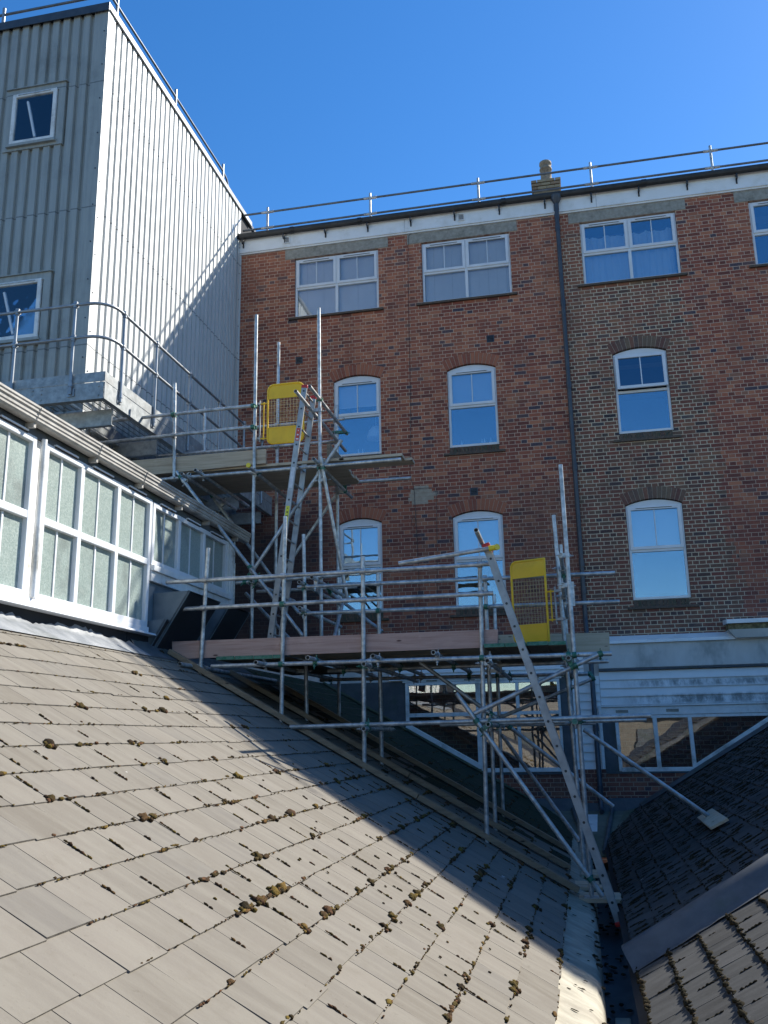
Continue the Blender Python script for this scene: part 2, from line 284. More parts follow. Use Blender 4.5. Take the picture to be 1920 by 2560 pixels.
# ------------------------------------------------------------------ mesh builder
class MB:
    def __init__(s): s.v = []; s.f = []; s.mi = []; s.sm = []
    def add(s, vs, fs, mi=0, smooth=False):
        o = len(s.v); s.v += [tuple(map(float, q)) for q in vs]; s.f += [tuple(i + o for i in q) for q in fs]
        s.mi += [mi] * len(fs); s.sm += [smooth] * len(fs); return s
    def box(s, x0, x1, y0, y1, z0, z1, mi=0):
        vs = [(x, y, z) for x in (x0, x1) for y in (y0, y1) for z in (z0, z1)]
        return s.add(vs, [(0, 1, 3, 2), (4, 6, 7, 5), (0, 4, 5, 1), (2, 3, 7, 6), (0, 2, 6, 4), (1, 5, 7, 3)], mi)
    def obox(s, a, b, wdt, hgt, up=(0, 0, 1), mi=0):
        a = np.array(a, float); b = np.array(b, float); d = b - a; d = d / np.linalg.norm(d)
        u = np.array(up, float); u = u - d * np.dot(u, d); u /= np.linalg.norm(u); r = np.cross(d, u)
        vs = [p + r * i * wdt / 2 + u * j * hgt / 2 for p in (a, b) for i in (-1, 1) for j in (-1, 1)]
        return s.add(vs, [(0, 1, 3, 2), (4, 6, 7, 5), (0, 4, 5, 1), (2, 3, 7, 6), (0, 2, 6, 4), (1, 5, 7, 3)], mi)
    def prism(s, poly, d, mi=0):
        n = len(poly); d = np.array(d, float); a = [np.array(p, float) for p in poly]
        vs = a + [p + d for p in a]; fs = [tuple(range(n))[::-1], tuple(range(n, 2 * n))] + [(i, (i + 1) % n, (i + 1) % n + n, i + n) for i in range(n)]
        return s.add(vs, fs, mi)
    def rings(s, pts, rad, seg=14, mi=0, cap=True, smooth=True):
        pts = [np.array(p, float) for p in pts]; n = len(pts); o = []
        rad = rad if hasattr(rad, '__len__') else [rad] * n
        u = None
        for i, p in enumerate(pts):
            d = pts[min(i + 1, n - 1)] - pts[max(i - 1, 0)]; d = d / (np.linalg.norm(d) + 1e-9)
            if u is None:
                u = np.cross(d, (0, 0, 1) if abs(d[2]) < .9 else (1, 0, 0)); u /= np.linalg.norm(u)
            u = u - d * np.dot(u, d); u /= np.linalg.norm(u); w_ = np.cross(d, u)
            o += [p + rad[i] * (math.cos(t) * u + math.sin(t) * w_) for t in [2 * math.pi * k / seg for k in range(seg)]]
        fs = [(i * seg + k, i * seg + (k + 1) % seg, (i + 1) * seg + (k + 1) % seg, (i + 1) * seg + k) for i in range(n - 1) for k in range(seg)]
        s.add(o, fs, mi, smooth)
        if cap:
            s.add(o[:seg], [tuple(range(seg))[::-1]], mi); s.add(o[-seg:], [tuple(range(seg))], mi)
        return s
    def pipe(s, a, b, ro=.02415, ri=.020, seg=14, mi=0):
        a = np.array(a, float); b = np.array(b, float); d = (b - a) / np.linalg.norm(b - a)
        q = [a + d * .0, a, b, b, b - d * .0, a]
        return s.rings([a, a + d * 1e-4, b - d * 1e-4, b], [ri + (ro - ri), ro, ro, ro], seg, mi, cap=False).endcap(a, d, ro, ri, seg, mi).endcap(b, -d, ro, ri, seg, mi)
    def endcap(s, p, d, ro, ri, seg, mi):
        u = np.cross(d, (0, 0, 1) if abs(d[2]) < .9 else (1, 0, 0)); u /= np.linalg.norm(u); w_ = np.cross(d, u)
        def ring(c, r): return [c + r * (math.cos(t) * u + math.sin(t) * w_) for t in [2 * math.pi * k / seg for k in range(seg)]]
        vs = ring(p, ro) + ring(p, ri) + ring(p + d * .16, ri)
        fs = [(k, (k + 1) % seg, seg + (k + 1) % seg, seg + k) for k in range(seg)] + [(seg + k, seg + (k + 1) % seg, 2 * seg + (k + 1) % seg, 2 * seg + k) for k in range(seg)] + [tuple(range(2 * seg, 3 * seg))]
        return s.add(vs, fs, mi)
    def build(s, name, mats, parent=None, bevel=0):
        if not isinstance(mats, (list, tuple)): mats = [mats]
        off = np.array(parent['_o']) if parent is not None else np.zeros(3)
        me = bpy.data.meshes.new(name)
        me.from_pydata([tuple(np.array(q) - off) for q in s.v], [], s.f)
        for k in mats: me.materials.append(M[k] if isinstance(k, str) else k)
        me.polygons.foreach_set('material_index', s.mi); me.polygons.foreach_set('use_smooth', s.sm); me.update()
        o = bpy.data.objects.new(name, me); sc.collection.objects.link(o)
        if parent is not None:
            o.parent = parent; o['_o'] = [0.0, 0.0, 0.0]
            o['_o'] = list(map(float, off))
        else: o['_o'] = [0.0, 0.0, 0.0]
        if bevel:
            bm_ = o.modifiers.new('bevel', 'BEVEL'); bm_.width = bevel; bm_.segments = 2; bm_.limit_method = 'ANGLE'
        return o
def thing(name, loc, label, cat, group=None):
    o = bpy.data.objects.new(name, None); sc.collection.objects.link(o); o.location = loc; o['_o'] = list(map(float, loc))
    o['label'] = label; o['category'] = cat
    if group: o['group'] = group
    return o
def tag(o, label, cat, group=None, kind=None):
    if label: o['label'] = label
    if cat: o['category'] = cat
    if group: o['group'] = group
    if kind: o['kind'] = kind
    return o
class Pl:                                    # facade plane: u across, v up, n outwards
    def __init__(s, ax, c): s.ax = ax; s.c = c
    def box(s, mb, u0, u1, v0, v1, n0, n1, mi=0):
        if s.ax == 'Y': mb.box(u0, u1, s.c - n1, s.c - n0, v0, v1, mi)
        else: mb.box(s.c + n0, s.c + n1, u0, u1, v0, v1, mi)
    def pt(s, u, v, n): return (u, s.c - n, v) if s.ax == 'Y' else (s.c + n, u, v)
    def poly(s, mb, uv, n0, n1, mi=0):
        a = [s.pt(u, v, n0) for u, v in uv]; d = np.array(s.pt(0, 0, n1)) - np.array(s.pt(0, 0, n0)); mb.prism(a, d, mi)
    def ring(s, mb, u0, u1, v0, v1, wd, n0, n1, mi=0):
        s.box(mb, u0, u0 + wd, v0, v1, n0, n1, mi); s.box(mb, u1 - wd, u1, v0, v1, n0, n1, mi)
        s.box(mb, u0 + wd, u1 - wd, v0, v0 + wd, n0, n1, mi); s.box(mb, u0 + wd, u1 - wd, v1 - wd, v1, n0, n1, mi)
YW = 17.0; W = Pl('Y', YW)

# ================================================================== SETTING
gm = MB(); gm.add([(-900, -900, -11), (900, -900, -11), (900, 900, -11), (-900, 900, -11)], [(0, 1, 2, 3)])
tag(gm.build('ground', 'ground'), None, None, kind='structure')

# ------------------------------------------------------------------ brick building
bb = thing('brick_building', (0, 17, -2), 'long red brick building with white framed windows and a black eaves gutter', 'building')
TOP3 = [(-5.38, -3.545), (-2.62, -.785), (.635, 2.50), (3.87, 5.73)]
ARC = [(-4.535, -3.548), (-2.18, -1.20), (1.065, 2.07), (4.65, 5.65)]
ARC3 = [(-4.45, -3.57), (-2.175, -1.21), (1.065, 2.08), (4.65, 5.65)]
holes = [(a, b_, 8.665, 10.06) for a, b_ in TOP3] + [(a, b_, 5.51, 7.25) for a, b_ in ARC] + [(a, b_, 2.33, 4.22) for a, b_ in ARC3]
X0, X1, Z0, Z1 = -6.75, 17.0, -2.6, 10.45
xs = sorted({X0, X1, *[h[0] for h in holes], *[h[1] for h in holes]}); zs = sorted({Z0, Z1, *[h[2] for h in holes], *[h[3] for h in holes]})
mb = MB()
for i in range(len(xs) - 1):
    for j in range(len(zs) - 1):
        cx = (xs[i] + xs[i + 1]) / 2; cz = (zs[j] + zs[j + 1]) / 2
        if any(h[0] < cx < h[1] and h[2] < cz < h[3] for h in holes): continue
        mb.add([(xs[i], YW, zs[j]), (xs[i + 1], YW, zs[j]), (xs[i + 1], YW, zs[j + 1]), (xs[i], YW, zs[j + 1])], [(0, 1, 2, 3)])
for a, b_, c_, d_ in holes:
    q = YW + .22
    mb.add([(a, YW, c_), (b_, YW, c_), (b_, YW, d_), (a, YW, d_), (a, q, c_), (b_, q, c_), (b_, q, d_), (a, q, d_)], [(0, 1, 5, 4), (1, 2, 6, 5), (2, 3, 7, 6), (3, 0, 4, 7)])
mb.add([(X0, YW, Z0), (X0, 30, Z0), (X0, 30, Z1), (X0, YW, Z1), (X1, YW, Z0), (X1, 30, Z0), (X1, 30, Z1), (X1, YW, Z1)], [(0, 1, 2, 3), (4, 7, 6, 5), (1, 5, 6, 2)])
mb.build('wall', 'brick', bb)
mb = MB(); mb.prism([(X0, 16.97, 10.66), (X0, 17.6, 10.80), (X0, 23.5, 10.85), (X0, 30.2, 10.66), (X0, 30.2, 10.45), (X0, 17.25, 10.45)], (X1 - X0, 0, 0))
mb.build('roof', 'asphalt', bb)
mb = MB()
for a, b_ in ((X0 + .01, -2.95), (-2.945, .995), (1.0, 5.5), (5.505, X1)): mb.box(a, b_, YW - .06, YW + .1, 10.335, 10.66)
mb.box(X0 + .01, X1, YW - .035, YW + .02, 10.30, 10.334)
mb.build('fascia', 'fascia', bb)
mb = MB()
prof = [(YW - .19 + .115 * (1 - math.cos(t)) / 1, 10.70 - .115 * math.sin(t)) for t in np.linspace(0, math.pi, 9)]
prof = [(YW - .185 + .06 - .06 * math.cos(t), 10.73 - .115 * math.sin(t)) for t in np.linspace(0, math.pi, 9)]
inn = [(p[0], p[1] + .012) for p in prof[1:-1]][::-1]
mb.prism([(X0 + .02, p[0], p[1]) for p in prof + inn], (X1 - X0, 0, 0))
for xg in (-6.7, -5.45, -3.95, -.9, 1.9, 5.2): mb.rings([(xg, YW - .125, 10.69), (xg + .09, YW - .125, 10.69)], .075, 12)
gut = mb.build('gutter', 'black', bb)
for xg in np.arange(-6.55, 6.5, .93):
    mb = MB(); mb.box(xg, xg + .03, YW - .15, YW - .062, 10.52, 10.62); mb.box(xg, xg + .03, YW - .075, YW - .062, 10.44, 10.53); mb.build('gutter_bracket', 'black', gut)
for xg in (-5.55, -1.75):
    mb = MB(); W.ring(mb, xg - .075, xg + .075, 10.42, 10.58, .018, .062, .078); W.box(mb, xg - .05, xg + .05, 10.445, 10.555, .062, .066, 1)
    for k in range(5): W.box(mb, xg - .055, xg + .055, 10.45 + k * .022, 10.456 + k * .022, .066, .074, 0)
    mb.build('fascia_vent', ['fascia', 'dark'], bb)
# lintels
for (a, b_), (la, lb) in zip(TOP3, ((-5.60, -3.33), (-2.92, -.62), (.42, 2.70), (3.62, 6.0))):
    mb = MB(); W.box(mb, la, lb, 10.062, 10.298, -.2, .012); mb.build('lintel', 'concrete', bb, .004)
# roof guard rail
gr = thing('roof_guard_rail', (-1, 17.1, 10.6), 'grey twin-tube safety rail along the eaves of the brick building', 'railing')
for xr in (-6.05, -3.72, -1.38, .945, 3.31, 5.65):
    mb = MB(); mb.rings([(xr, 17.1, 10.62), (xr, 17.1, 11.47)], .025, 12); mb.build('post', 'galv', gr)
for zr, r_ in ((11.355, .0225), (10.97, .0225)):
    mb = MB(); mb.rings([(-6.62, 17.1, zr), (8, 17.1, zr)], r_, 12); rl = mb.build('rail', 'railgrey', gr)
    for xr in (-6.05, -3.72, -1.38, .945, 3.31, 5.65):
        mb = MB(); mb.rings([(xr - .14, 17.1, zr), (xr + .14, 17.1, zr)], .029, 12); mb.build('rail_coupling', 'galv', rl)
# chimney
ch = thing('chimney', (0.04, 18.5, 10.7), 'stubby yellow brick chimney stack with a single clay pot', 'chimney')
mb = MB()
zc = 10.7; i = 0
while zc < 12.12:
    e = .0 if zc < 11.85 else min(.07, (zc - 11.80) * .25)
    x0, x1 = -.265 - e * .6, .325 + e * .6; nb = 3 if i % 2 == 0 else 4; off = 0 if i % 2 == 0 else -.09
    L_ = (x1 - x0) / 2.5 if i % 2 else (x1 - x0) / 3
    xx = x0 + (0 if i % 2 == 0 else 0)
    cuts = [x0, x0 + (x1 - x0) * (.33 if i % 2 else .2), x0 + (x1 - x0) * (.66 if i % 2 else .5), x0 + (x1 - x0) * (1 if i % 2 else .8), x1]
    for a, b_ in zip(cuts[:-1], cuts[1:]):
        if b_ - a > .03: mb.box(a + .005, b_ - .005, 18.5 - e, 19.1 + e, zc + .004, zc + .066)
    zc += .075; i += 1
mb.build('stack', 'yellowstock', ch, .004)
mb = MB(); mb.box(-.25, .31, 18.515, 19.09, 10.7, 12.1); mb.build('stack_mortar', 'mortar', ch)
mb = MB(); cx, cy = .045, 18.8
prf = [(.20, 12.12), (.15, 12.22), (.125, 12.26), (.12, 12.55), (.14, 12.56), (.14, 12.60), (.12, 12.61), (.12, 12.68), (.14, 12.70), (.135, 12.76), (.11, 12.78)]
mb.rings([(cx, cy, z_) for r_, z_ in prf], [r_ for r_, z_ in prf], 20); mb.build('chimney_pot', 'pot', ch)
# drainpipe of the brick building
dp = thing('downpipe', (.2, 16.9, -1.2), 'dark grey downpipe running the full height of the brick wall', 'pipe')
mb = MB()
mb.rings([(.205, 16.875, 10.62), (.205, 16.875, 10.45), (.20, 16.90, 10.25), (.195, 16.92, 2.05)], .043, 16)
for z_ in (10.42, 10.2, 9.95, 8.3, 6.55, 4.9, 3.05, 2.55): mb.rings([(.2, 16.91, z_ - .06), (.2, 16.91, z_ + .06)], .053, 16)
mb.rings([(.205, 16.875, 10.66), (.205, 16.875, 10.58), (.205, 16.875, 10.48)], [.11, .10, .045], 16)
mb.rings([(.195, 16.92, 2.06), (.2, 16.80, 1.75), (.235, 16.72, 1.55), (.235, 16.72, -1.05), (.235, 16.66, -1.2), (.235, 16.5, -1.28)], .043, 16)
for z_ in (1.4, .1, -.93): mb.rings([(.235, 16.72, z_ - .06), (.235, 16.72, z_ + .06)], .052, 16)
mb.build('pipe', 'pipe', dp)

def arch(parent, a, b_, zs_, rise, matk, h=.225):
    w_ = (b_ - a) / 2; cx = (a + b_) / 2; R = (w_ * w_ + rise * rise) / (2 * rise); cz = zs_ + rise - R; th = math.asin(w_ / R) * 1.02
    n = max(9, int(2 * th * (R + h / 2) / .078)); mb = MB()
    for i in range(n):
        t0 = -th + 2 * th * i / n + .0035; t1 = -th + 2 * th * (i + 1) / n - .0035
        jj = random.uniform(-.004, .004)
        uv = [(cx + (R + .002) * math.sin(t0), cz + (R + .002) * math.cos(t0)), (cx + (R + .002) * math.sin(t1), cz + (R + .002) * math.cos(t1)), (cx + (R + h) * math.sin(t1), cz + (R + h) * math.cos(t1) + jj), (cx + (R + h) * math.sin(t0), cz + (R + h) * math.cos(t0) + jj)]
        W.poly(mb, uv, -.14, .008, 0)
    k = 14
    lo = [(cx + (R + .004) * math.sin(t), cz + (R + .004) * math.cos(t)) for t in np.linspace(-th, th, k)]
    hi = [(cx + (R + h - .004) * math.sin(t), cz + (R + h - .004) * math.cos(t)) for t in np.linspace(th, -th, k)]
    for i in range(k - 1): W.poly(mb, [lo[i], lo[i + 1], hi[k - 2 - i], hi[k - 1 - i]], -.135, .003, 1)
    mb.build('brick_arch', [matk, 'mortar'], parent)
def window(a, b_, z0, z1, cols, midz, blind, label, arched=0, open_top=0, glasstop='glass', inside=None):
    """white casement: cols side by side, top sash over fixed light; arched head if asked"""
    f0, f1 = -.10, -.035; mb = MB(); W.ring(mb, a + .004, b_ - .004, z0 + .004, z1 - .002, .045, f0, f1)
    cw = (b_ - a) / cols
    for i in range(1, cols): W.box(mb, a + i * cw - .03, a + i * cw + .03, z0 + .049, z1 - .047, f0, f1 - .002)
    for i in range(cols):
        x0 = a + i * cw + (.049 if i == 0 else .03); x1 = a + (i + 1) * cw - (.049 if i == cols - 1 else .03)
        W.box(mb, x0, x1, midz - .03, midz + .022, f0, f1 - .004)
    if arched:
        w_ = (b_ - a) / 2; R = (w_ * w_ + arched * arched) / (2 * arched); cx = (a + b_) / 2; cz = z1 + arched - R; th = math.asin(min(1, (w_ - .004) / R))
        pts = [(cx + R * math.sin(t), cz + R * math.cos(t) + .0) for t in np.linspace(th, -th, 13)]
        W.poly(mb, [(a + .004, z1 + .0), (b_ - .004, z1 + .0)] + pts[1:-1] , f0, f1 - .01)
    fr = mb.build('window', 'upvc', bb, .004); fr['label'] = label
    for i in range(cols):
        x0 = a + i * cw + (.035 if i == 0 else .012); x1 = a + (i + 1) * cw - (.035 if i == cols - 1 else .012)
        mb = MB()
        if open_top:
            # top-hung sash pushed out at the bottom
            vt = z1 - .03; vb = midz + .03; ang = .11
            def tp(u, v, n): return (u, YW - (n + (vt - v) * ang), v)
            def tb(u0, u1, v0, v1, n0, n1):
                vs = [tp(u, v, n) for u in (u0, u1) for n in (n0, n1) for v in (v0, v1)]
                mb.add(vs, [(0, 1, 3, 2), (4, 6, 7, 5), (0, 4, 5, 1), (2, 3, 7, 6), (0, 2, 6, 4), (1, 5, 7, 3)])
            tb(x0, x0 + .06, vb, vt, -.05, -.005); tb(x1 - .06, x1, vb, vt, -.05, -.005); tb(x0 + .06, x1 - .06, vb, vb + .06, -.05, -.005); tb(x0 + .06, x1 - .06, vt - .06, vt, -.05, -.005)
            tb((x0 + x1) / 2 - .01, (x0 + x1) / 2 + .01, vb + .06, vt - .06, -.03, -.012)
            mb.build('sash', 'upvc', fr, .004)
            mb = MB(); mb.add([tp(x0 + .06, vb + .06, -.03), tp(x1 - .06, vb + .06, -.03), tp(x1 - .06, vt - .06, -.03), tp(x0 + .06, vt - .06, -.03)], [(0, 1, 2, 3)]); mb.build('pane', glasstop, fr)
            W.box(mb := MB(), x0 + .03, x1 - .03, midz - .02, midz + .1, -.5, -.1); mb.build('reveal', 'dark', fr)
        else:
            W.ring(mb, x0, x1, midz + .015, z1 - .03, .058, -.05, -.018); W.box(mb, (x0 + x1) / 2 - .009, (x0 + x1) / 2 + .009, midz + .074, z1 - .089, -.05, -.036)
            mb.build('sash', 'upvc', fr, .005)
            W.box(mb := MB(), x0 + .055, x1 - .055, midz + .07, z1 - .085, -.058, -.052); mb.build('pane', glasstop, fr)
        W.box(mb := MB(), x0 + .14, x1 - .14, z1 - .055, z1 - .04, -.017, -.005); W.box(mb, x0 + .15, x1 - .15, z1 - .063, z1 - .056, -.0175, -.010, 1); mb.build('trickle_vent', ['upvc', 'black'], fr)
        W.box(mb := MB(), x0 + .005, x1 - .005, z0 + .045, midz - .028, -.075, -.068); mb.build('pane', 'glass' if inside != 'blind' else glasstop, fr)
    W.box(mb := MB(), a - .3, b_ + .3, z0 - .3, z1 + arched * .3, -1.3, -.9); mb.box(a, b_, YW + .101, YW + .6, z1 + .0, z1 + .02); mb.build('room', 'dark', fr)
    if blind is not None:
        v0 = z0 + .06 if blind == 0 else z1 - blind
        mb = MB()
        if inside == 'curtain':
            n = 90; vs = []
            for i in range(n + 1):
                u = a + .06 + (b_ - a - .12) * i / n; dd = -.17 + .03 * math.sin(i * .62 + .8 * math.sin(i * .13)) + .012 * math.sin(i * 1.5 + 1)
                tz = z1 - .27 + .018 * math.sin(i * .31) + .008 * math.sin(i * .9)
                vs += [W.pt(u, v0 - .02, dd), W.pt(u, tz, dd)]
            mb.add(vs, [(2 * i, 2 * i + 2, 2 * i + 3, 2 * i + 1) for i in range(n)], 0, True); mb.build('curtain', 'whiteblind', fr)
        else:
            if blind == 0:
                k = 0; u = a + .05
                while u < b_ - .06: W.box(mb, u, min(u + .185, b_ - .05), v0, z1 - .05, -.135 - .006 * (k % 2), -.13 - .006 * (k % 2)); u += .187; k += 1
            else:
                v = v0
                while v < z1 - .05: W.box(mb, a + .06, b_ - .06, v, v + .021, -.14, -.132); v += .025
                W.box(mb, a + .06, b_ - .06, v0 - .03, v0 - .004, -.145, -.125)
            mb.build('blind', 'bluewhite' if blind == 0 else 'whiteblind', fr)
    return fr
for i, (a, b_) in enumerate(TOP3):
    lab = ['wide top floor window with vertical blinds nearest the clad tower', 'wide top floor window with vertical blinds left of the downpipe', 'wide top floor window with white net curtains', 'top floor window cut by the right edge'][i]
    fr = window(a, b_, 8.675, 10.045, 2, 9.36, 0 if i < 2 else (0 if i == 2 else None), lab, inside='blind' if i < 2 else ('curtain' if i == 2 else None), glasstop='glass_top' if i < 2 else 'glass')
    W.box(mb := MB(), a - .13, b_ + .10, 8.625, 8.672, -.2, .055); mb.build('sill', 'sillbrick', fr, .006)
    if i == 1: continue
def sill(fr, a, b_, z0):
    mb = MB(); u = a + .004
    while u < b_ - .04: W.box(mb, u, min(u + .068, b_), z0 - .115, z0 - .004, -.2, .012); u += .075
    W.box(mb, a - .11, b_ + .11, z0 - .165, z0 - .118, -.05, .045)
    mb.build('sill', 'sillbrick', fr, .004)
for i, (a, b_) in enumerate(ARC):
    lab = ['arched second floor window behind the upper scaffold', 'arched second floor window with a half lowered blind, middle bay', 'arched second floor window with its top sash pushed open', 'arched second floor window beyond the right edge'][i]
    fr = window(a, b_, 5.52, 7.13, 1, 6.36, [.52, .66, None, .5][i], lab, arched=.10, open_top=(i == 2)); sill(fr, a, b_, 5.51)
    arch(bb, a, b_, 7.14, .105, 'arch_red' if i < 2 else 'arch_dark')
    if i == 0:
        mb = MB(); mb.rings([(-3.73, YW + .34, z_) for z_ in (6.22, 6.20, 6.12, 6.02, 5.95)], [.03, .08, .14, .18, .19], 20); mb.rings([(-3.73, YW + .34, 6.22), (-3.73, YW + .34, 6.9)], .004, 6); mb.build('lamp_shade', 'lampglass', fr)
    if i < 2:
        mb = MB()
        for u in ((-4.05, -3.97) if i == 0 else (-1.95, -1.55, -1.50, -1.38)): mb.rings([(u, YW + .14, 5.58), (u, YW + .14, 5.61), (u, YW + .14, 5.65), (u, YW + .14, 5.69)], [.02, .022, .01, .008], 8)
        mb.build('bottles_on_sill', 'lampglass', fr)
for i, (a, b_) in enumerate(ARC3):
    lab = ['arched first floor window behind the scaffold tubes', 'arched first floor window behind the lower scaffold, middle bay', 'arched first floor window with a blind, right of the downpipe', 'arched first floor window beyond the right edge'][i]
    fr = window(a, b_, 2.34, 4.10, 1, 3.25, [.78, .80, .80, .8][i], lab, arched=.10); sill(fr, a, b_, 2.33)
    arch(bb, a, b_, 4.11, .105, 'arch_red' if i < 2 else 'arch_dark')
# air bricks, pale patch, cable
for x_, z_ in ((oY(748, 901, 17)[0], oY(748, 901, 17)[2]), (oY(1226, 847, 17)[0], oY(1226, 847, 17)[2]), (oY(1185, 1229, 17)[0], oY(1185, 1229, 17)[2])):
    mb = MB(); W.box(mb, x_ - .07, x_ + .07, z_ - .07, z_ + .07, 0, .004, 1); W.ring(mb, x_ - .075, x_ + .075, z_ - .075, z_ + .075, .014, .002, .014)
    for k in range(4): W.box(mb, x_ - .06, x_ + .06, z_ - .05 + k * .03, z_ - .04 + k * .03, .002, .01)
    mb.build('air_brick', ['pipe', 'dark'], bb)
mb = MB()
for j, (r0, r1) in enumerate(((-2.98, -2.74), (-3.05, -2.62), (-3.02, -2.55), (-3.0, -2.66), (-2.93, -2.72))):
    z_ = oY(1030, 1262, 17)[2] + j * .075; W.box(mb, r0 + .02, r1 + .1, z_, z_ + .072, 0, .003)
mb.build('mortar_patch', 'mortar', bb)
cb = thing('wall_cable', (-2.9, 16.98, 10.3), 'thin black cable hanging down the brick wall from the fascia', 'cable')
mb = MB()
mb.rings([oY(x_, y_, 16.975) for x_, y_ in ((1043, 553), (1036, 575), (1021, 590), (1020, 640), (1022, 800), (1026, 1000), (1027, 1120), (1025, 1190), (1035, 1222), (1040, 1300), (1047, 1430), (1050, 1600))], .0045, 6)
mb.rings([oY(x_, y_, 16.975) for x_, y_ in ((880, 1234), (940, 1230), (1000, 1224), (1035, 1222), (1090, 1218), (1092, 1300), (1094, 1500))], .004, 6)
mb.rings([oY(x_, y_, 16.97) for x_, y_ in ((1034, 1290), (1030, 1300), (1028, 1312), (1034, 1316), (1040, 1306), (1038, 1294), (1034, 1290))], .004, 6)
mb.build('cable', 'black', cb)

# ------------------------------------------------------------------ lower extension in front of the brick wall
YE = 16.85; E = Pl('Y', YE)
ex = thing('rear_extension', (0, 16.85, -1.2), 'single storey white boarded extension at the foot of the brick building', 'building')
mb = MB(); E.box(mb, -6.6, 6.5, .99, 1.545, -.14, -.02); mb.build('wall', 'render', ex)
mb = MB(); E.box(mb, .36, 6.5, 1.115, 1.55, -.018, .06)
mb.build('parapet', 'render', ex, .01)
mb = MB(); mb.prism([(.58, YW - .002, 1.70), (.58, YE - .10, 1.60), (.58, YE - .11, 1.545), (.58, YW - .002, 1.545)], (5.9, 0, 0)); mb.build('coping', 'fascia', ex)
mb = MB(); mb.prism([(-6.6, YW - .002, 1.72), (-6.6, YE - .06, 1.62), (-6.6, YE - .07, 1.50), (-6.6, YW - .002, 1.50)], (6.7, 0, 0)); mb.build('lead_flashing', 'leaddark', ex)
mb = MB(); E.box(mb, .36, 6.5, 1.075, 1.112, -.02, .075); mb.build('parapet_drip', 'leaddark', ex)
def boards(u0, u1, v0, v1, step=.145):
    mb = MB(); v = v0
    while v < v1 - .02:
        vt = min(v + step, v1); mb.prism([E.pt(u0, v, -.01), E.pt(u0, v, .045), E.pt(u0, vt, .018), E.pt(u0, vt, -.01)], (u1 - u0, 0, 0)); v += step
    return mb
boards(-3.45, .10, 1.02, 1.49, .12).build('weatherboarding', 'wboard', ex)
boards(.36, 6.5, .48, 1.07).build('weatherboarding', 'wboard', ex)
boards(-.12, .355, -.60, 1.015).build('weatherboarding', 'wboard', ex)
# windows of the extension (cut by the roof slopes)
def cutwin(polys, frames, name_label, dark):
    pass
def bar(mb, p, q, wd, n0, n1):
    p = np.array(p, float); q = np.array(q, float); d = (q - p) / np.linalg.norm(q - p); nn = np.array([-d[1], d[0]]) * wd / 2
    E.poly(mb, [tuple(p - nn), tuple(q - nn), tuple(q + nn), tuple(p + nn)], n0, n1)
def e(x, y): v = oY(x, y, YE); return (v[0], v[2])
# left window group
L_tl = (-3.15, .94); L_bl = (-3.15, .17); L_c = (-1.80, -.60); L_br = (-.36, -.60); L_tr = (-.36, .94)
mb = MB(); bar(mb, (-3.12, .97), (-3.12, .16), .06, -.04, .02); bar(mb, (-3.09, .945), (-.39, .945), .05, -.04, .02); bar(mb, (-.365, .97), (-.365, -.63), .05, -.04, .02)
bar(mb, (-1.80, -.60), (-.39, -.60), .07, -.04, .02); bar(mb, (-3.14, .21), (-1.80, -.545), .08, -.04, .03); bar(mb, (-1.81, .92), (-1.81, -.57), .085, -.04, .018); bar(mb, (-1.10, .92), (-1.10, -.565), .06, -.04, .018)
bar(mb, (-3.09, .385), (-1.853, .385), .07, -.04, .016); bar(mb, (-1.767, .385), (-1.13, .385), .06, -.04, .016); bar(mb, (-1.07, .385), (-.39, .385), .06, -.04, .016)
E.box(mb, -3.2, -.3, .975, 1.018, -.04, .02)
wl = mb.build('window', 'upvc_dirty', ex, .004); wl['label'] = 'wide window cut off along the slope of the left roof'
mb = MB(); E.poly(mb, [(-3.12, .94), (-3.12, .16), (-1.8, -.60), (-.37, -.60), (-.37, .94)], -.03, -.025); mb.build('pane', 'glass_low', wl)
mb = MB(); E.box(mb, -3.4, -.3, -1.2, 1.0, -.95, -.9); mb.box(-3.4, -.3, YE + .1, YE + .13, -1.2, -.9); mb.build('room', 'dark', wl)
for u in (-2.75, -2.05, -.9):
    mb = MB(); E.box(mb, u, u + .2, .985, 1.012, .02, .026); mb.build('trickle_vent', 'concrete', wl)
# right window group
mb = MB(); bar(mb, (.60, .30), (.615, -.64), .06, -.04, .02); bar(mb, (.645, .27), (6.2, .27), .05, -.04, .02); bar(mb, (.63, -.615), (1.84, -.615), .07, -.04, .02)
bar(mb, (1.84, -.59), (3.25, .265), .08, -.04, .03); bar(mb, (1.245, .245), (1.26, -.58), .07, -.04, .018); bar(mb, (1.83, .245), (1.84, -.58), .065, -.04, .018)
E.box(mb, .33, 6.4, .30, .44, -.04, .03); E.box(mb, .33, 6.4, .445, .475, -.04, .06); E.box(mb, .30, .355, -.60, .475, .046, .07)
wr = mb.build('window', 'upvc_dirty', ex, .004); wr['label'] = 'window cut off along the slope of the right hand roof'
mb = MB(); E.poly(mb, [(.62, .27), (.62, -.62), (1.84, -.62), (3.25, .24), (3.25, .27)], -.03, -.025); mb.build('pane', 'glass_low', wr)
mb = MB(); E.box(mb, .35, 4.3, -1.2, .3, -.95, -.9); mb.build('room', 'dark', wr)
for u in (.60, 1.45):
    mb = MB(); E.box(mb, u, u + .21, .345, .395, .03, .036); mb.build('trickle_vent', 'concrete', wr)
for u0_, u1_, v0_, v1_ in ((-5.2, -3.155, -.4, 1.0), (-.335, -.10, -.66, 1.0), (.36, .58, -.66, .3)):
    E.box(mb := MB(), u0_, u1_, v0_, v1_, -.1, -.015); mb.build('dark_panel', 'leaddark', ex)
mb = MB(); mb.box(-3.2, 2.6, YE - .01, YE + .05, -.68, -.64); mb.build('sill_flashing', 'leaddark', ex)
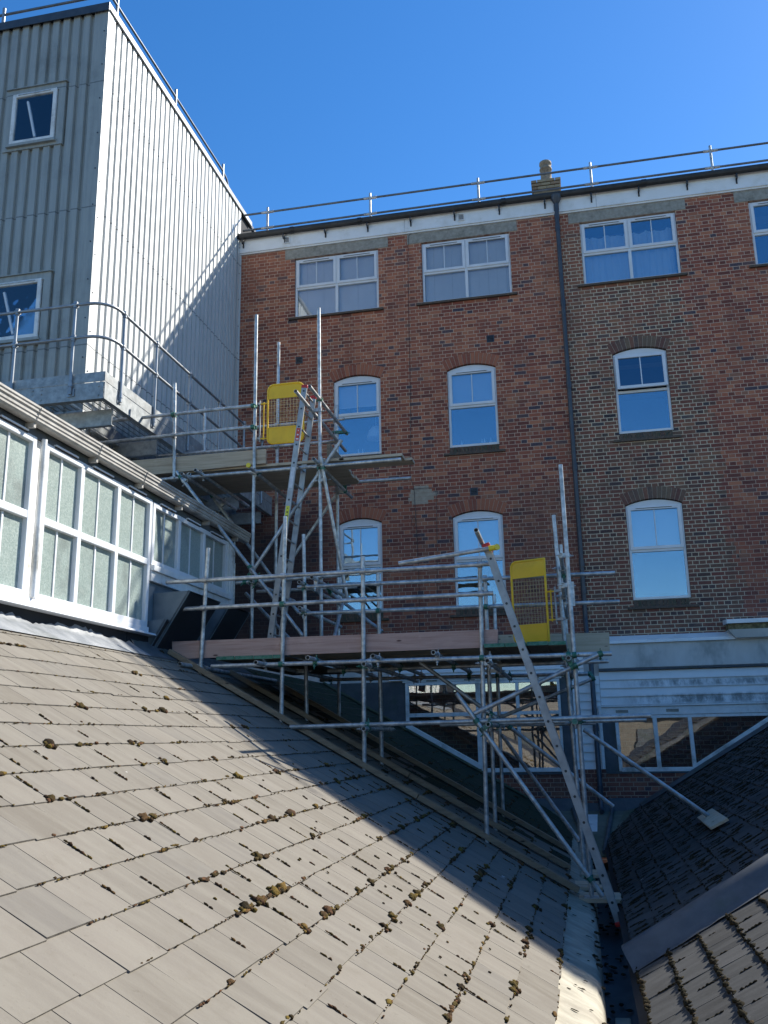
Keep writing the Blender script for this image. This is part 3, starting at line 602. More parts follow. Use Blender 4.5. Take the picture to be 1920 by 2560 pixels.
mb = MB(); mb.box(-3.6, 3.3, YE + .012, YE + .14, -1.6, -.682); mb.box(-.12, .36, YE - .05, YE + .012, -1.3, -.60); mb.build('plinth_wall', 'brick', ex)
mb = MB(); mb.prism([(-1.6, YE, -1.08), (-1.6, YE - .03, -1.09), (-1.6, YE - .09, -1.30), (-1.6, YE, -1.35)], (3.2, 0, 0)); mb.build('base_flashing', 'leaddark', ex)
# small projecting canopy on the right
cp = thing('mossy_coping_box', (3.4, 16.6, 1.6), 'projecting rendered box with a moss covered ledge at the right edge', 'ledge')
mb = MB(); mb.prism([(2.56, YW - .01, 1.90), (2.56, 16.55, 1.87), (2.56, 16.55, 1.80), (2.56, YW - .01, 1.82)], (4, 0, 0)); mb.build('top_slab', 'fascia', cp)
mb = MB(); mb.prism([(2.60, YW - .01, 1.815), (2.60, 16.60, 1.795), (2.60, 16.60, 1.70), (2.60, YW - .01, 1.70)], (4, 0, 0)); mb.build('mossy_band', 'lichen', cp)
mb = MB(); mb.prism([(2.58, YW - .01, 1.698), (2.58, 16.58, 1.698), (2.70, 16.64, 1.56), (2.70, YW - .01, 1.56)], (4, 0, 0)); mb.build('body', 'render', cp)

# ------------------------------------------------------------------ clad tower
XT = -6.63; YT = 11.05; ZT = 11.365
tw = thing('clad_tower', (XT - 2, 14, -3), 'tall tower clad in pale ribbed steel beside the brick building', 'tower')
P_, CR, WB, DP = .183, .108, .016, .045
def ribs(u0, u1, fn, z0, z1):
    us = []; u = u0
    while u < u1:
        us += [(u, DP), (min(u + CR, u1), DP), (min(u + CR + WB, u1), 0), (min(u + P_ - WB, u1), 0)]; u += P_
    us.append((u1, DP)); mb = MB(); vs = []
    for a, h in us: vs += [fn(a, h, z0), fn(a, h, z1)]
    mb.add(vs, [(2 * i, 2 * i + 2, 2 * i + 3, 2 * i + 1) for i in range(len(us) - 1)]); return mb
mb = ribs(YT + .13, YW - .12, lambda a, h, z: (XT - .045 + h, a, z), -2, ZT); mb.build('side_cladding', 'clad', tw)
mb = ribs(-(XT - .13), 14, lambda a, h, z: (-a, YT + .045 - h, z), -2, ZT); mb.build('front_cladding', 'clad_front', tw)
mb = MB(); mb.box(XT - .14, XT + .003, YT - .004, YT + .002, -2, ZT, 2); mb.box(XT + .0, XT + .006, YT - .004, YT + .14, -2, ZT); mb.box(XT, XT + .006, YW - .16, YW - .02, -2, ZT)
mb.box(XT + .006, XT + .03, YW - .02, YW - .004, -2, 10.3)
for z_ in np.arange(-1, ZT, .62):
    for p, d in (((XT + .006, YT + .05, z_), (1, 0, 0)), ((XT - .05, YT - .004, z_ + .2), (0, -1, 0)), ((XT + .006, YW - .07, z_ + .3), (1, 0, 0))):
        p = np.array(p); mb.rings([p, p + np.array(d) * .008], .011, 8, 1)
mb.build('corner_trim', ['clad', 'pipe', 'clad_front'], tw)
mb = MB(); mb.box(XT - .0, XT + .035, YT - .03, YW + .6, ZT + .002, ZT + .115); mb.build('side_verge', 'lead', tw)
mb = MB(); mb.box(-14, XT + .035, YT - .045, YT - .031, ZT - .03, ZT + .115); mb.box(-14, XT - .001, YT - .031, 22, ZT + .03, ZT + .105); mb.build('roof_edge', 'pipe', tw)
mb = MB(); mb.box(-14, XT - .04, YT + .05, 22, -2, ZT + .02); mb.build('core_wall', 'dark', tw)
for nm, pts, lab in (('window', ((33, 238), (143, 221), (134, 348), (24, 362)), 'upper square window of the clad tower'), ('window', ((-40, 716), (103, 694), (95, 841), (-44, 860)), 'lower window of the clad tower behind the walkway rail')):
    v = [oY(x, y, YT - .03) for x, y in pts]; a = (v[0][0] + v[3][0]) / 2; b_ = (v[1][0] + v[2][0]) / 2; z0 = (v[2][2] + v[3][2]) / 2; z1 = (v[0][2] + v[1][2]) / 2
    F = Pl('Y', YT - .0)
    mb = MB(); F.ring(mb, a - .12, b_ + .14, z0 - .10, z1 + .10, .115, -.03, .02); F.box(mb, a - .13, b_ + .17, z1 + .101, z1 + .115, -.02, .05); F.box(mb, a - .04, b_ + .04, z0 - .05, z0 - .005, .02, .07); mb.build('window_surround', 'clad_front', tw)
    mb = MB(); F.ring(mb, a, b_, z0, z1, .06, -.02, .045); fr = mb.build('window', 'upvc_dirty', tw, .005); fr['label'] = lab
    F.box(mb := MB(), a + .05, b_ - .05, z0 + .05, z1 - .05, .012, .018); mb.build('pane', 'glass_top', fr)
    F.box(mb := MB(), a + .1, b_ - .1, z1 - .035, z1 - .02, .046, .055); mb.build('trickle_vent', 'galv', fr)
    F.box(mb := MB(), a, b_, z0, z1, -.01, .004); mb.build('room', 'leaddark', fr)
    mb = MB(); mb.rings([F.pt(a + .55 * (b_ - a), z0 + .1, .008), F.pt(a + .33 * (b_ - a), z1 - .15, .008)], .022, 8); mb.build('strut_inside', 'lampglass', fr)
# tower roof rail
tr = thing('tower_roof_rail', (-7, 14, 11.5), 'galvanised guard rail along the top of the clad tower', 'railing')
mb = MB(); mb.rings([(-14, 11.3, 11.93), (-6.95, 11.3, 11.93)], .022, 12); mb.build('rail', 'railgrey', tr)
mb = MB(); mb.rings([(-7.0, 11.6, 12.33), (-7.0, 16.75, 12.33), (-7.0, 17.0, 12.27), (-7.0, 17.15, 12.1), (-7.0, 17.2, 11.4)], .022, 12); mb.build('rail', 'railgrey', tr)
for p in ((-7, 11.93, 11.4, 12.5), (-7, 14.3, 11.4, 12.5), (-7, 16.78, 11.4, 12.5), (-8.72, 11.3, 11.4, 12.06), (-10.9, 11.3, 11.4, 12.06)):
    mb = MB(); mb.rings([(p[0], p[1], p[2]), (p[0], p[1], p[3])], .027, 12); mb.build('post', 'darkmetal', tr)

# ------------------------------------------------------------------ steel walkway round the tower
wk = thing('steel_walkway', (-6.2, 13, 4.4), 'galvanised steel access walkway wrapped round the clad tower', 'walkway')
XO = -5.80; YO = 10.16
mb = MB(); mb.box(XO - .01, XO, YO, 16.9, 4.60, 4.735); mb.box(-12, XO - .012, YO, YO + .01, 4.60, 4.735); mb.build('toe_plate', 'galv_flat', wk, .003)
mb = MB()
mb.box(XO - .015, XO - .004, YO + .012, 16.9, 4.36, 4.593); mb.box(XO - .08, XO - .016, YO + .012, 16.9, 4.36, 4.372); mb.box(XO - .08, XO - .016, YO + .012, 16.9, 4.58, 4.592)
mb.box(-12, XO - .02, YO + .003, YO + .014, 4.36, 4.593); mb.box(-12, XO - .085, YO + .015, YO + .09, 4.36, 4.372)
for q in ((-.06, .05), (-.06, .18)): mb.rings([(XO + q[0] - .03, YO + .003, 4.36 + q[1]), (XO + q[0] - .03, YO - .006, 4.36 + q[1])], .014, 10)
for u in (-6.72, -6.85):
    for v in (4.42, 4.5, 4.56): mb.rings([(u, YO + .003, v), (u, YO - .006, v)], .014, 10)
mb.build('edge_beam', 'galv_flat', wk)
mb = MB(); mb.box(XT + .04, XO - .09, YO + .1, 16.9, 4.575, 4.579); mb.box(-12, XT, YO + .1, YT - .04, 4.575, 4.579); mb.build('grating', 'grating', wk)
for yj in (10.55, 11.9, 13.6, 15.3, 16.5):
    mb = MB(); mb.box(XT + .04 if yj > 11 else -8.2, XO - .09, yj, yj + .012, 4.14, 4.355); mb.box(XT + .04 if yj > 11 else -8.2, XO - .09, yj, yj + .07, 4.13, 4.142); mb.build('cross_beam', 'galv_flat', wk)
mb = MB(); mb.box(XT + .05, XT + .062, 11.2, 16.9, 4.30, 4.56); mb.box(XT + .063, XT + .14, 11.2, 16.9, 4.30, 4.312); mb.build('wall_beam', 'galv_flat', wk)
mb = MB(); mb.box(-9, -8.9, 10.5, 10.6, -1, 4.35); mb.box(-7.0, -6.86, 10.55, 10.7, -1, 4.13); mb.build('support_post', 'galv_flat', wk)
# handrail, bent round the corner
def arcpts(c, r, a0, a1, z, n=7): return [(c[0] + r * math.cos(t), c[1] + r * math.sin(t), z) for t in np.linspace(a0, a1, n)]
for zr in (5.72, 5.24):
    pts = [(-12, YO - .03, zr), (-6.1, YO - .03, zr)] + arcpts((-6.08, YO + .27), .30, -math.pi / 2, 0, zr)[1:] + [(XO + .02, 13, zr), (XO + .02, 16.2, zr)]
    mb = MB(); mb.rings(pts, .0215, 12); mb.build('handrail', 'darkmetal', wk)
for px_, py_ in ((XO + .02, 10.55), (XO + .02, 11.55), (XO + .02, 12.75), (XO + .02, 14.0), (XO + .02, 15.2), (XO + .02, 16.2)):
    mb = MB(); mb.rings([(px_, py_, 4.44), (px_, py_, 5.76)], .021, 12)
    for zr in (5.72, 5.24): mb.rings([(px_, py_ - .035, zr), (px_, py_ + .035, zr)], .034, 12); mb.rings([(px_, py_, zr - .045), (px_, py_, zr + .045)], .031, 12)
    mb.box(px_ - .025, px_ - .012, py_ - .05, py_ + .05, 4.42, 4.53); mb.rings([(px_, py_, 4.5), (px_, py_, 4.56)], .029, 10); mb.build('stanchion', 'darkmetal', wk)
for xs_ in (-6.28, -7.15, -8.3):
    mb = MB(); mb.rings([(xs_, YO - .03, 4.44), (xs_, YO - .03, 5.76)], .021, 12)
    for zr in (5.72, 5.24): mb.rings([(xs_ - .035, YO - .03, zr), (xs_ + .035, YO - .03, zr)], .034, 12); mb.rings([(xs_, YO - .03, zr - .045), (xs_, YO - .03, zr + .045)], .031, 12)
    mb.box(xs_ - .05, xs_ + .05, YO - .012, YO - .002, 4.42, 4.53); mb.rings([(xs_, YO - .03, 4.55), (xs_, YO - .03, 4.61)], .029, 10); mb.build('stanchion', 'darkmetal', wk)

# ------------------------------------------------------------------ glazed lean-to on the left
XC = -4.7; C = Pl('X', XC)
gl = thing('glazed_extension', (-5.2, 9, 0), 'white framed extension with obscured glass along the top of the left roof', 'extension')
mb = MB(); C.box(mb, -2, 12.1, -1, 2.83, -1.85, -.12); mb.build('core_wall', 'dark', gl)
mb = MB(); C.box(mb, -2, 12.1, 2.84, 2.90, -4.4, .02); mb.build('roof', 'asphalt', gl)
mb = MB(); C.box(mb, -2, 12.05, 2.72, 2.835, -.12, .0); mb.build('soffit_board', 'leaddark', gl)
def cwin(us, z0, z1, tz, lab, mt, dz=None):
    a, b_ = us[0], us[-1]; mb = MB(); C.ring(mb, a, b_, z0, z1, .06, -.06, .012)
    for u in us[1:-1]: C.box(mb, u - .035, u + .035, z0 + .06, z1 - .06, -.06, .010)
    if tz:
        for i in range(len(us) - 1): C.box(mb, us[i] + (.06 if i == 0 else .035), us[i + 1] - (.06 if i == len(us) - 2 else .035), tz - .035, tz + .035, -.06, .010)
    fr = mb.build('window', 'upvc', gl, .006); fr['label'] = lab
    for i in range(len(us) - 1):
        u0 = us[i] + .03; u1 = us[i + 1] - .03
        for v0, v1 in (((z0 + .05, tz - .03), (tz + .03, z1 - .05)) if tz else ((z0 + .05, z1 - .05),)):
            C.box(mb := MB(), u0, u1, v0, v1, -.05, -.035); mb.build('pane', mt, fr)
            C.box(mb := MB(), (u0 + u1) / 2 - .012, (u0 + u1) / 2 + .012, v0 + .01, v1 - .01, -.034, -.024); mb.build('glazing_bar', 'upvc', fr)
        C.box(mb := MB(), (u0 + u1) / 2 - .2, (u0 + u1) / 2 + .2, z1 + .005, z1 + .02, .0, .03); C.box(mb, (u0 + u1) / 2 - .2, (u0 + u1) / 2 + .2, z1 - .012, z1 + .004, .013, .02, 1); mb.build('trickle_vent', ['upvc', 'black'], fr)
    return fr
cwin([4.9, 5.63, 6.36, 7.09], 1.25, 2.72, 1.985, 'obscured window unit at the left edge, before the downpipe', 'frosted')
cwin([7.24, 7.91, 8.66, 9.44], 1.25, 2.72, 1.985, 'sunlit obscured window unit, two rows of three panes', 'frosted')
cwin([9.47, 10.21, 10.98, 11.78], 1.97, 2.71, None, 'shaded window unit of three panes above the black cowls', 'frosted')
cwin([2.5, 3.23, 3.96, 4.69], 1.25, 2.72, 1.985, 'obscured window unit outside the photo on the left', 'frosted')
mb = MB(); C.box(mb, 2, 9.44, 1.18, 1.248, -.06, .03); mb.prism([C.pt(2, 1.178, -.06), C.pt(2, 1.178, .09), C.pt(2, 1.155, .10), C.pt(2, 1.15, -.06)], (0, 7.5, 0)); mb.build('sill', 'upvc', gl, .004)
mb = MB(); C.box(mb, 9.47, 11.9, 1.90, 1.965, -.06, .05); C.box(mb, 9.47, 11.9, 1.78, 1.897, -.06, .02); mb.build('sill', 'upvc_dirty', gl, .004)
mb = MB(); C.box(mb, 11.79, 12.03, .6, 2.715, -.10, .012); C.box(mb, 11.84, 11.87, .6, 2.71, .012, .03); mb.build('corner_post', 'upvc_dirty', gl, .01)
mb = MB(); C.box(mb, 9.46, 11.785, .9, 1.778, -.10, -.02); mb.build('lower_panel', 'greypanel', gl)
mb = MB(); C.box(mb, 10.9, 11.78, 1.45, 1.775, -.018, .0); mb.build('window_strip', 'frosted', gl)
mb = MB(); mb.rings([(XC + .035, 7.165, 2.72), (XC + .035, 7.165, 1.26)], .032, 4); C.box(mb, 7.095, 7.235, 1.25, 2.72, -.09, -.03); mb.build('downpipe', 'upvc_dirty', gl)
# gutter
mb = MB(); prof = [(.02, 2.93), (.02, 2.80), (.10, 2.80), (.115, 2.815), (.115, 2.835), (.125, 2.845), (.125, 2.875), (.14, 2.885), (.14, 2.905), (.15, 2.915), (.15, 2.935), (.135, 2.935), (.12, 2.90), (.10, 2.82), (.035, 2.815), (.035, 2.93)]
mb.prism([(XC + a, -2, b_) for a, b_ in prof], (0, 14.35, 0)); mb.prism([(XC + a, 12.35, b_) for a, b_ in prof[:11]], (0, .01, 0)); gu = mb.build('gutter', 'gutter_old', gl)
for u in (5.1, 6.9, 8.0, 9.0, 10.05, 10.9, 11.95):
    mb = MB(); mb.prism([(XC + a * 1.0 + .006, u, b_ - .004) for a, b_ in prof[1:11]], (0, .035, 0)); mb.box(XC, XC + .09, u, u + .035, 2.75, 2.797); mb.build('gutter_bracket', 'gutter_old', gu)
# black cowls
for (y0, y1, xo, zt, zb, nm) in ((9.62, 10.55, .42, 1.66, 1.02, 'cowl'), (10.85, 11.6, .42, 1.66, 1.02, 'cowl'), (9.50, 9.62 - .005, .20, 1.33, 1.04, 'cowl')):
    mb = MB(); t = .012
    pr = [(XC - .015, zt), (XC + xo, zt + .01), (XC + .02, zb)]
    mb.add([(pr[0][0], y0, pr[0][1]), (pr[1][0], y0, pr[1][1]), (pr[2][0], y0, pr[2][1]), (pr[0][0], y0, zb)], [(0, 1, 2, 3)], 0)
    mb.add([(pr[0][0], y1, pr[0][1]), (pr[1][0], y1, pr[1][1]), (pr[2][0], y1, pr[2][1]), (pr[0][0], y1, zb)], [(3, 2, 1, 0)], 0)
    mb.add([(pr[0][0], y0, pr[0][1]), (pr[1][0], y0, pr[1][1]), (pr[1][0], y1, pr[1][1]), (pr[0][0], y1, pr[0][1])], [(0, 1, 2, 3)], 0)
    mb.add([(pr[1][0], y0 + .02, pr[1][1] - .02), (pr[2][0], y0 + .02, pr[2][1]), (pr[2][0], y1 - .02, pr[2][1]), (pr[1][0], y1 - .02, pr[1][1] - .02)], [(0, 1, 2, 3)], 1)
    mb.obox((pr[1][0], y0 + .01, pr[1][1]), (pr[2][0], y0 + .01, pr[2][1]), .02, .02, mi=0); mb.obox((pr[1][0], y1 - .01, pr[1][1]), (pr[2][0], y1 - .01, pr[2][1]), .02, .02, mi=0)
    mb.build('cowl', ['greypanel', 'louvre'], gl)

# ------------------------------------------------------------------ roofs
KL, CL = .565, -1.64        # left roof:  z = CL - KL x
KR, CR_ = .59, -1.735       # right roof: z = CR_ + KR x
def Ls(s, y, h=0):          # s = horizontal distance up-slope measured as -x
    n = 1 / math.sqrt(1 + KL * KL); return (-s + h * KL * n, y, CL + KL * s + h * n)
def Rs(s, y, h=0):
    n = 1 / math.sqrt(1 + KR * KR); return (s - h * KR * n, y, CR_ + KR * s + h * n)
def slates(fn, s0, s1, step, y0, y1, wd, jit, green=None, flip=False, thick=.0055):
    mb = MB(); i = 0; s_ = s0
    while s_ < s1 - .03:
        top = min(s_ + step * 1.12, s1 + .02); y = y0 + (wd / 2 if i % 2 else 0) - wd
        while y < y1:
            a, b_ = max(y, y0) + .0025, min(y + wd, y1) - .0025
            if b_ - a > .02:
                j1, j2, j3 = (random.gauss(0, jit) for _ in range(3)); ds = random.gauss(0, .004)
                if random.random() < .03: ds -= .012
                h0 = thick * 2.0 + abs(j1); h1 = thick * .6
                lo = s_ + ds
                t = [fn(lo, a, h0 + j2), fn(lo, b_, h0 + j3), fn(top, b_, h1), fn(top, a, h1)]; u = [fn(lo, a, -.004), fn(lo, b_, -.004), fn(top, b_, -.006), fn(top, a, -.006)]
                q = [(0, 1, 2, 3), (4, 5, 1, 0), (1, 5, 6, 2), (3, 7, 4, 0)]
                if flip: q = [x[::-1] for x in q]
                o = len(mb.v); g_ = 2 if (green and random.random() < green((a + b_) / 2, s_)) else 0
                mb.add(t + u, [q[0]], g_); mb.f += [tuple(k + o for k in x) for x in q[1:]]; mb.mi += [1, 1, 1]; mb.sm += [False] * 3
            y += wd
        s_ += step; i += 1
    return mb
M['slate_lip'] = noisy('pale_slate_lip', (.10, .09, .075), (.20, .185, .16), 25, .9, bump=.3)
lr = thing('left_slate_roof', (-2.4, 9, -1), 'sunlit grey buff slate roof in the foreground left of the valley gutter', 'roof')
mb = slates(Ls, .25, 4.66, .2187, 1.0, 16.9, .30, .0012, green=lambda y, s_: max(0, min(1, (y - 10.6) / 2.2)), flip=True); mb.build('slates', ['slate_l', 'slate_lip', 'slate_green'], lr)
mb = MB(); mb.add([Ls(.2, -3, -.02), Ls(4.75, -3, -.02), Ls(4.75, 17, -.02), Ls(.2, 17, -.02)], [(0, 3, 2, 1)]); mb.build('underlay', 'dark', lr)
# lead at the head of the roof: upstand, ragged mortar edge
hl = MB(); n = 160; vs = []
for i in range(n + 1):
    y = 1 + 8.05 * i / n; r1 = random.gauss(0, .006)
    vs += [Ls(4.44, y, .022), Ls(4.66, y, .03), (-4.665, y, 1.03 + r1), (-4.70, y, 1.075 + r1 * 1.5 + .02 * math.sin(y * 4.1) + .012 * math.sin(y * 11))]
hl.add(vs, [(4 * i + k, 4 * i + k + 1, 4 * i + k + 5, 4 * i + k + 4) for i in range(n) for k in range(3)], 0, True)
hl.build('head_flashing', 'lead', lr)
hl = MB(); vs = []
for i in range(61):
    y = 9.06 + 3.2 * i / 60; r1 = random.gauss(0, .004); vs += [Ls(4.45, y, .018), Ls(4.66, y, .02 + r1), (-4.69, y, 1.08 + r1)]
hl.add(vs, [(3 * i + k, 3 * i + k + 1, 3 * i + k + 4, 3 * i + k + 3) for i in range(60) for k in range(2)], 0, True); hl.build('head_flashing', 'leaddark', lr)
mb = MB(); mb.box(-4.85, -4.705, -2, 12.1, .6, 1.16); mb.box(-4.75, -4.7, 9.0, 12.1, .8, 1.2); mb.build('upstand', 'dark', lr)
mb = MB(); vs = []
for i in range(41):
    s_ = 1.0 + 3.7 * i / 40; vs += [Ls(s_, 16.35 + .05 * math.sin(i), .03), Ls(s_, 16.7, .035), Ls(s_, 16.80, .02)]
mb.add(vs, [(3 * i + k, 3 * i + k + 1, 3 * i + k + 4, 3 * i + k + 3) for i in range(40) for k in range(2)], 0, True); mb.build('mossy_abutment', 'mosspatch', lr)

rr = thing('right_slate_roof', (2.4, 9, -1), 'dark moss streaked slate roof rising to the right of the valley', 'roof')
mb = slates(Rs, .27, 5.6, .205, 1.0, 16.9, .26, .0018, thick=.0065); mb.build('slates', ['slate_r', 'slate_edge'], rr)
mb = MB(); mb.add([Rs(.2, -3, -.02), Rs(6, -3, -.02), Rs(6, 17, -.02), Rs(.2, 17, -.02)], [(0, 1, 2, 3)]); mb.build('underlay', 'dark', rr)
mb = MB(); vs = []
for i in range(41):
    s_ = .9 + 4.5 * i / 40; vs += [Rs(s_, 16.3, .03), Rs(s_, 16.65, .04), Rs(s_, 16.80, .05)]
mb.add(vs, [(3 * i + k, 3 * i + k + 3, 3 * i + k + 4, 3 * i + k + 1) for i in range(40) for k in range(2)], 0, True); mb.build('abutment_flashing', 'leaddark', rr)
# raised lead strip up the slope
mb = MB(); vs = []; prof = [(6.93, .020), (7.00, .024), (7.05, .05), (7.10, .10), (7.17, .135), (7.25, .14), (7.32, .11), (7.36, .06), (7.38, .02)]
for i in range(61):
    s_ = .24 + 4.4 * i / 60
    for (y, h) in prof: vs.append(Rs(s_, y + .006 * math.sin(i * .9) + .05 * max(0, s_ - .3) * .5 - .02, h + random.gauss(0, .0012)))
k_ = len(prof)
mb.add(vs, [(k_ * i + k, k_ * i + k_ + k, k_ * i + k_ + k + 1, k_ * i + k + 1) for i in range(60) for k in range(k_ - 1)], 0, True)
mb.add(vs[:k_], [tuple(range(k_))], 0); mb.build('lead_step', 'leaddark', rr)

# ------------------------------------------------------------------ valley gutter between the roofs
vg = thing('valley_gutter', (.1, 9, -2), 'worn box gutter running between the two slate roofs', 'gutter')
def strip(name, prof, mk, y0=1, y1=15.2, n=150, amp=.004, par=vg):
    mb = MB(); vs = []
    for i in range(n + 1):
        y = y0 + (y1 - y0) * i / n
        for j, (x, z) in enumerate(prof):
            wv = amp * (math.sin(y * 3.1 + j) + .7 * math.sin(y * 7.7 + 2 * j)) + random.gauss(0, amp * .25)
            vs.append((x + (wv if 0 < j < len(prof) - 1 else 0), y, z + wv * .6))
    k_ = len(prof); mb.add(vs, [(k_ * i + k, k_ * i + k + 1, k_ * i + k_ + k + 1, k_ * i + k_ + k) for i in range(n) for k in range(k_ - 1)], 0, True); return mb.build(name, mk, par)
strip('left_apron', [(-.30, -1.485), (-.245, -1.515), (-.15, -1.56), (-.06, -1.60), (-.02, -1.625), (.005, -1.66), (.02, -1.74), (.035, -1.92)], 'apron')
strip('channel_floor', [(.02, -1.90), (.08, -1.93), (.18, -1.935), (.27, -1.90)], 'leaddark')
strip('right_side', [(.262, -1.93), (.268, -1.8), (.27, -1.62), (.30, -1.575)], 'leaddark', amp=.002)
mb = MB(); mb.box(.085, .19, 1, 6.95, -1.915, -1.86); mb.build('channel_step', 'apron', vg, .01)
# lead chute at the head of the valley
ct = thing('lead_chute', (0, 16, -1.3), 'lead lined sloping tray at the foot of the extension wall', 'flashing')
mb = MB(); zt, zb = -1.27, -1.72
a0 = (-1.0, 16.86, zt + .1); a1 = (-.62, 16.86, zt); a2 = (.62, 16.86, zt); a3 = (.85, 16.86, zt + .05); b0 = (-.25, 14.5, zb + .16); b1 = (.0, 14.3, zb); b2 = (.25, 14.3, zb); b3 = (.30, 14.5, zb + .14)
mb.prism([a1, a2, b2, b1], (0, 0, -.02)); mb.prism([a0, a1, b1, b0], (0, 0, -.02)); mb.prism([a2, a3, b3, b2], (0, 0, -.02)); mb.build('tray', 'algae_lead', ct)
for x0, x1 in ((-.25, -.02), (.42, .20)):
    mb = MB(); mb.rings([(x0, 16.82, zt + .02), (x1, 14.4, zb + .04)], .035, 10); mb.build('lead_roll', 'leaddark', ct)
mb = MB(); mb.box(-.15, .1, 15.2, 16.2, -1.59, -1.565)
ct_p = MB(); ct_p.prism([(-.13, 16.5, -1.325), (.16, 16.5, -1.325), (.12, 15.3, -1.55), (-.06, 15.3, -1.55)], (0, 0, .003)); ct_p.build('peeling_paint', 'upvc_dirty', ct)

# ------------------------------------------------------------------ moss
ico_me = bpy.data.meshes.new('tmp'); import bmesh
bm = bmesh.new(); bmesh.ops.create_icosphere(bm, subdivisions=2, radius=1); IV = np.array([v.co[:] for v in bm.verts]); IF = np.array([[v.index for v in f.verts] for f in bm.faces]); bm.free()
bm = bmesh.new(); bmesh.ops.create_icosphere(bm, subdivisions=1, radius=1); IV1 = np.array([v.co[:] for v in bm.verts]); IF1 = np.array([[v.index for v in f.verts] for f in bm.faces]); bm.free()
bpy.data.meshes.remove(ico_me)
def blobs(name, fn, items, mk, label):
    vs = []; fs = []; o = 0
    for (s_, y, rs, ry, h) in items:
        big = max(rs, ry, h) > .022; V, F_ = (IV, IF) if big else (IV1, IF1)
        amp = .28 if big else .2; jit = 1 + rng.normal(0, amp * .6, len(V)) + .18 * np.sin(V[:, 0] * 5 + s_ * 40) * np.sin(V[:, 1] * 6 + y * 30); P = V * jit[:, None]
        p0 = np.array(fn(s_, y, .012)); e1 = np.array(fn(s_ + 1, y, .012)) - p0; e1 /= np.linalg.norm(e1); nn = np.array(fn(s_, y, 1.012)) - p0; e2 = np.array([0, 1., 0])
        Q = p0 + np.outer(P[:, 0] * rs, e1) + np.outer(P[:, 1] * ry, e2) + np.outer(np.maximum(P[:, 2], -.4) * h, nn)
        vs.append(Q); fs.append(F_ + o); o += len(V)
    V = np.concatenate(vs); F_ = np.concatenate(fs)
    me = bpy.data.meshes.new(name); me.vertices.add(len(V)); me.vertices.foreach_set('co', V.ravel()); me.loops.add(F_.size); me.loops.foreach_set('vertex_index', F_.ravel())
    me.polygons.add(len(F_)); me.polygons.foreach_set('loop_start', np.arange(0, F_.size, 3)); me.polygons.foreach_set('loop_total', np.full(len(F_), 3)); me.update(calc_edges=True); me.materials.append(M[mk])
    me.polygons.foreach_set('use_smooth', [True] * len(F_))
    ob = bpy.data.objects.new(name, me); sc.collection.objects.link(ob); return tag(ob, label, 'moss', kind='stuff')
def dens(y, s_): return max(.08, math.sin(y * 2.7 + s_ * 5.3) * math.sin(y * 1.13 - s_ * 2.9 + 1)) * 1.5 + .12
it = []
for i in range(0, 21):
    s_ = .25 + .2187 * i
    w_ = math.exp(-((s_ - 1.5) / 1.1) ** 2) + .12
    y = 3.2
    while y < 16.5:
        dn = dens(y, s_) * w_ * (1.5 if y > 4.2 else .5)
        if y < 14.3 and random.random() < .15 + .4 * w_: it.append((s_ - .004 + random.gauss(0, .002), y, random.uniform(.003, .006), random.uniform(.006, .02), .006))      # dirt along every lap
        if random.random() < min(.9, dn * .27):
            k = random.choice((1, 1, 1, 2, 3, 5)); r = random.uniform(.008, .017)
            for q in range(k): it.append((s_ + random.gauss(.002, .006), y + random.gauss(0, .013 * k), .85 * r * random.uniform(.6, 1.2), r * random.uniform(.9, 2.2), r * random.uniform(.35, .85)))
        if random.random() < dn * .05:
            r = random.uniform(.02, .032); it.append((s_ + .01, y, r, r * random.uniform(.9, 1.5), r * .75))
            for q in range(4): it.append((s_ + random.gauss(0, .015), y + random.gauss(0, .03), r * .55, r * .6, r * .55))
        y += random.uniform(.022, .05) if y < 12 else random.uniform(.05, .1)
    # along the joints, running up the slope
    yj = (1.0 + (.15 if i % 2 else 0)) - .30
    while yj < 14.5:
        if random.random() < .8 * w_ * (.35 + dens(yj, s_)) and yj > 3.5:
            a0 = random.uniform(0, .12); n_ = random.randint(2, 7)
            for q in range(n_): it.append((s_ + a0 + q * .019 + random.gauss(0, .003), yj + random.gauss(0, .002), .014, random.uniform(.003, .008), random.uniform(.004, .009)))
        yj += .30
for _ in range(60): it.append((random.uniform(.3, 3.2), random.uniform(4, 12), .01, .008, .006))
blobs('roof_moss', Ls, it, 'moss_l', 'olive and rusty moss cushions along the slate laps of the sunlit left roof')
it = []
for i in range(0, 26):
    s_ = .27 + .205 * i; y = 4.0
    while y < 16.6:
        if random.random() < (.95 if y < 7 else .55):
            r = random.uniform(.008, .018) * (1.1 if y < 7 else .8); it.append((s_ + random.gauss(0, .006), y, r, r * random.uniform(.8, 1.7), r * random.uniform(.6, 1.2)))
        y += random.uniform(.018, .04) if y < 7 else random.uniform(.03, .08)
    yj = 1.0 + (.13 if i % 2 else 0)
    while yj < 16.6:
        if yj > 3.9:
            nn_ = 1 if yj < 6.8 else 5
            for q_ in range(nn_):
                if random.random() < .62:
                    yy = yj if q_ == 0 else yj + random.uniform(.04, .22); a0 = random.uniform(0, .10); n_ = random.randint(2, 6)
                    for q in range(n_): it.append((s_ + a0 + q * .022, yy + random.gauss(0, .002), .017, random.uniform(.005, .011), random.uniform(.004, .010)))
        yj += .26
blobs('roof_moss', Rs, it, 'moss_r', 'dark brown moss lines on the shaded right hand roof')
it = []
for _ in range(130):
    it.append((random.uniform(-.02, .24), random.uniform(5.0, 14), random.uniform(.01, .03), random.uniform(.012, .04), random.uniform(.004, .012)))
def Gf(s_, y, h=0): return (s_, y, (-1.92 if s_ > .02 else -1.66) + h)
for _ in range(22): it.append((random.uniform(-.22, -.05), random.uniform(5.0, 11), random.uniform(.01, .03), random.uniform(.006, .012), .003))
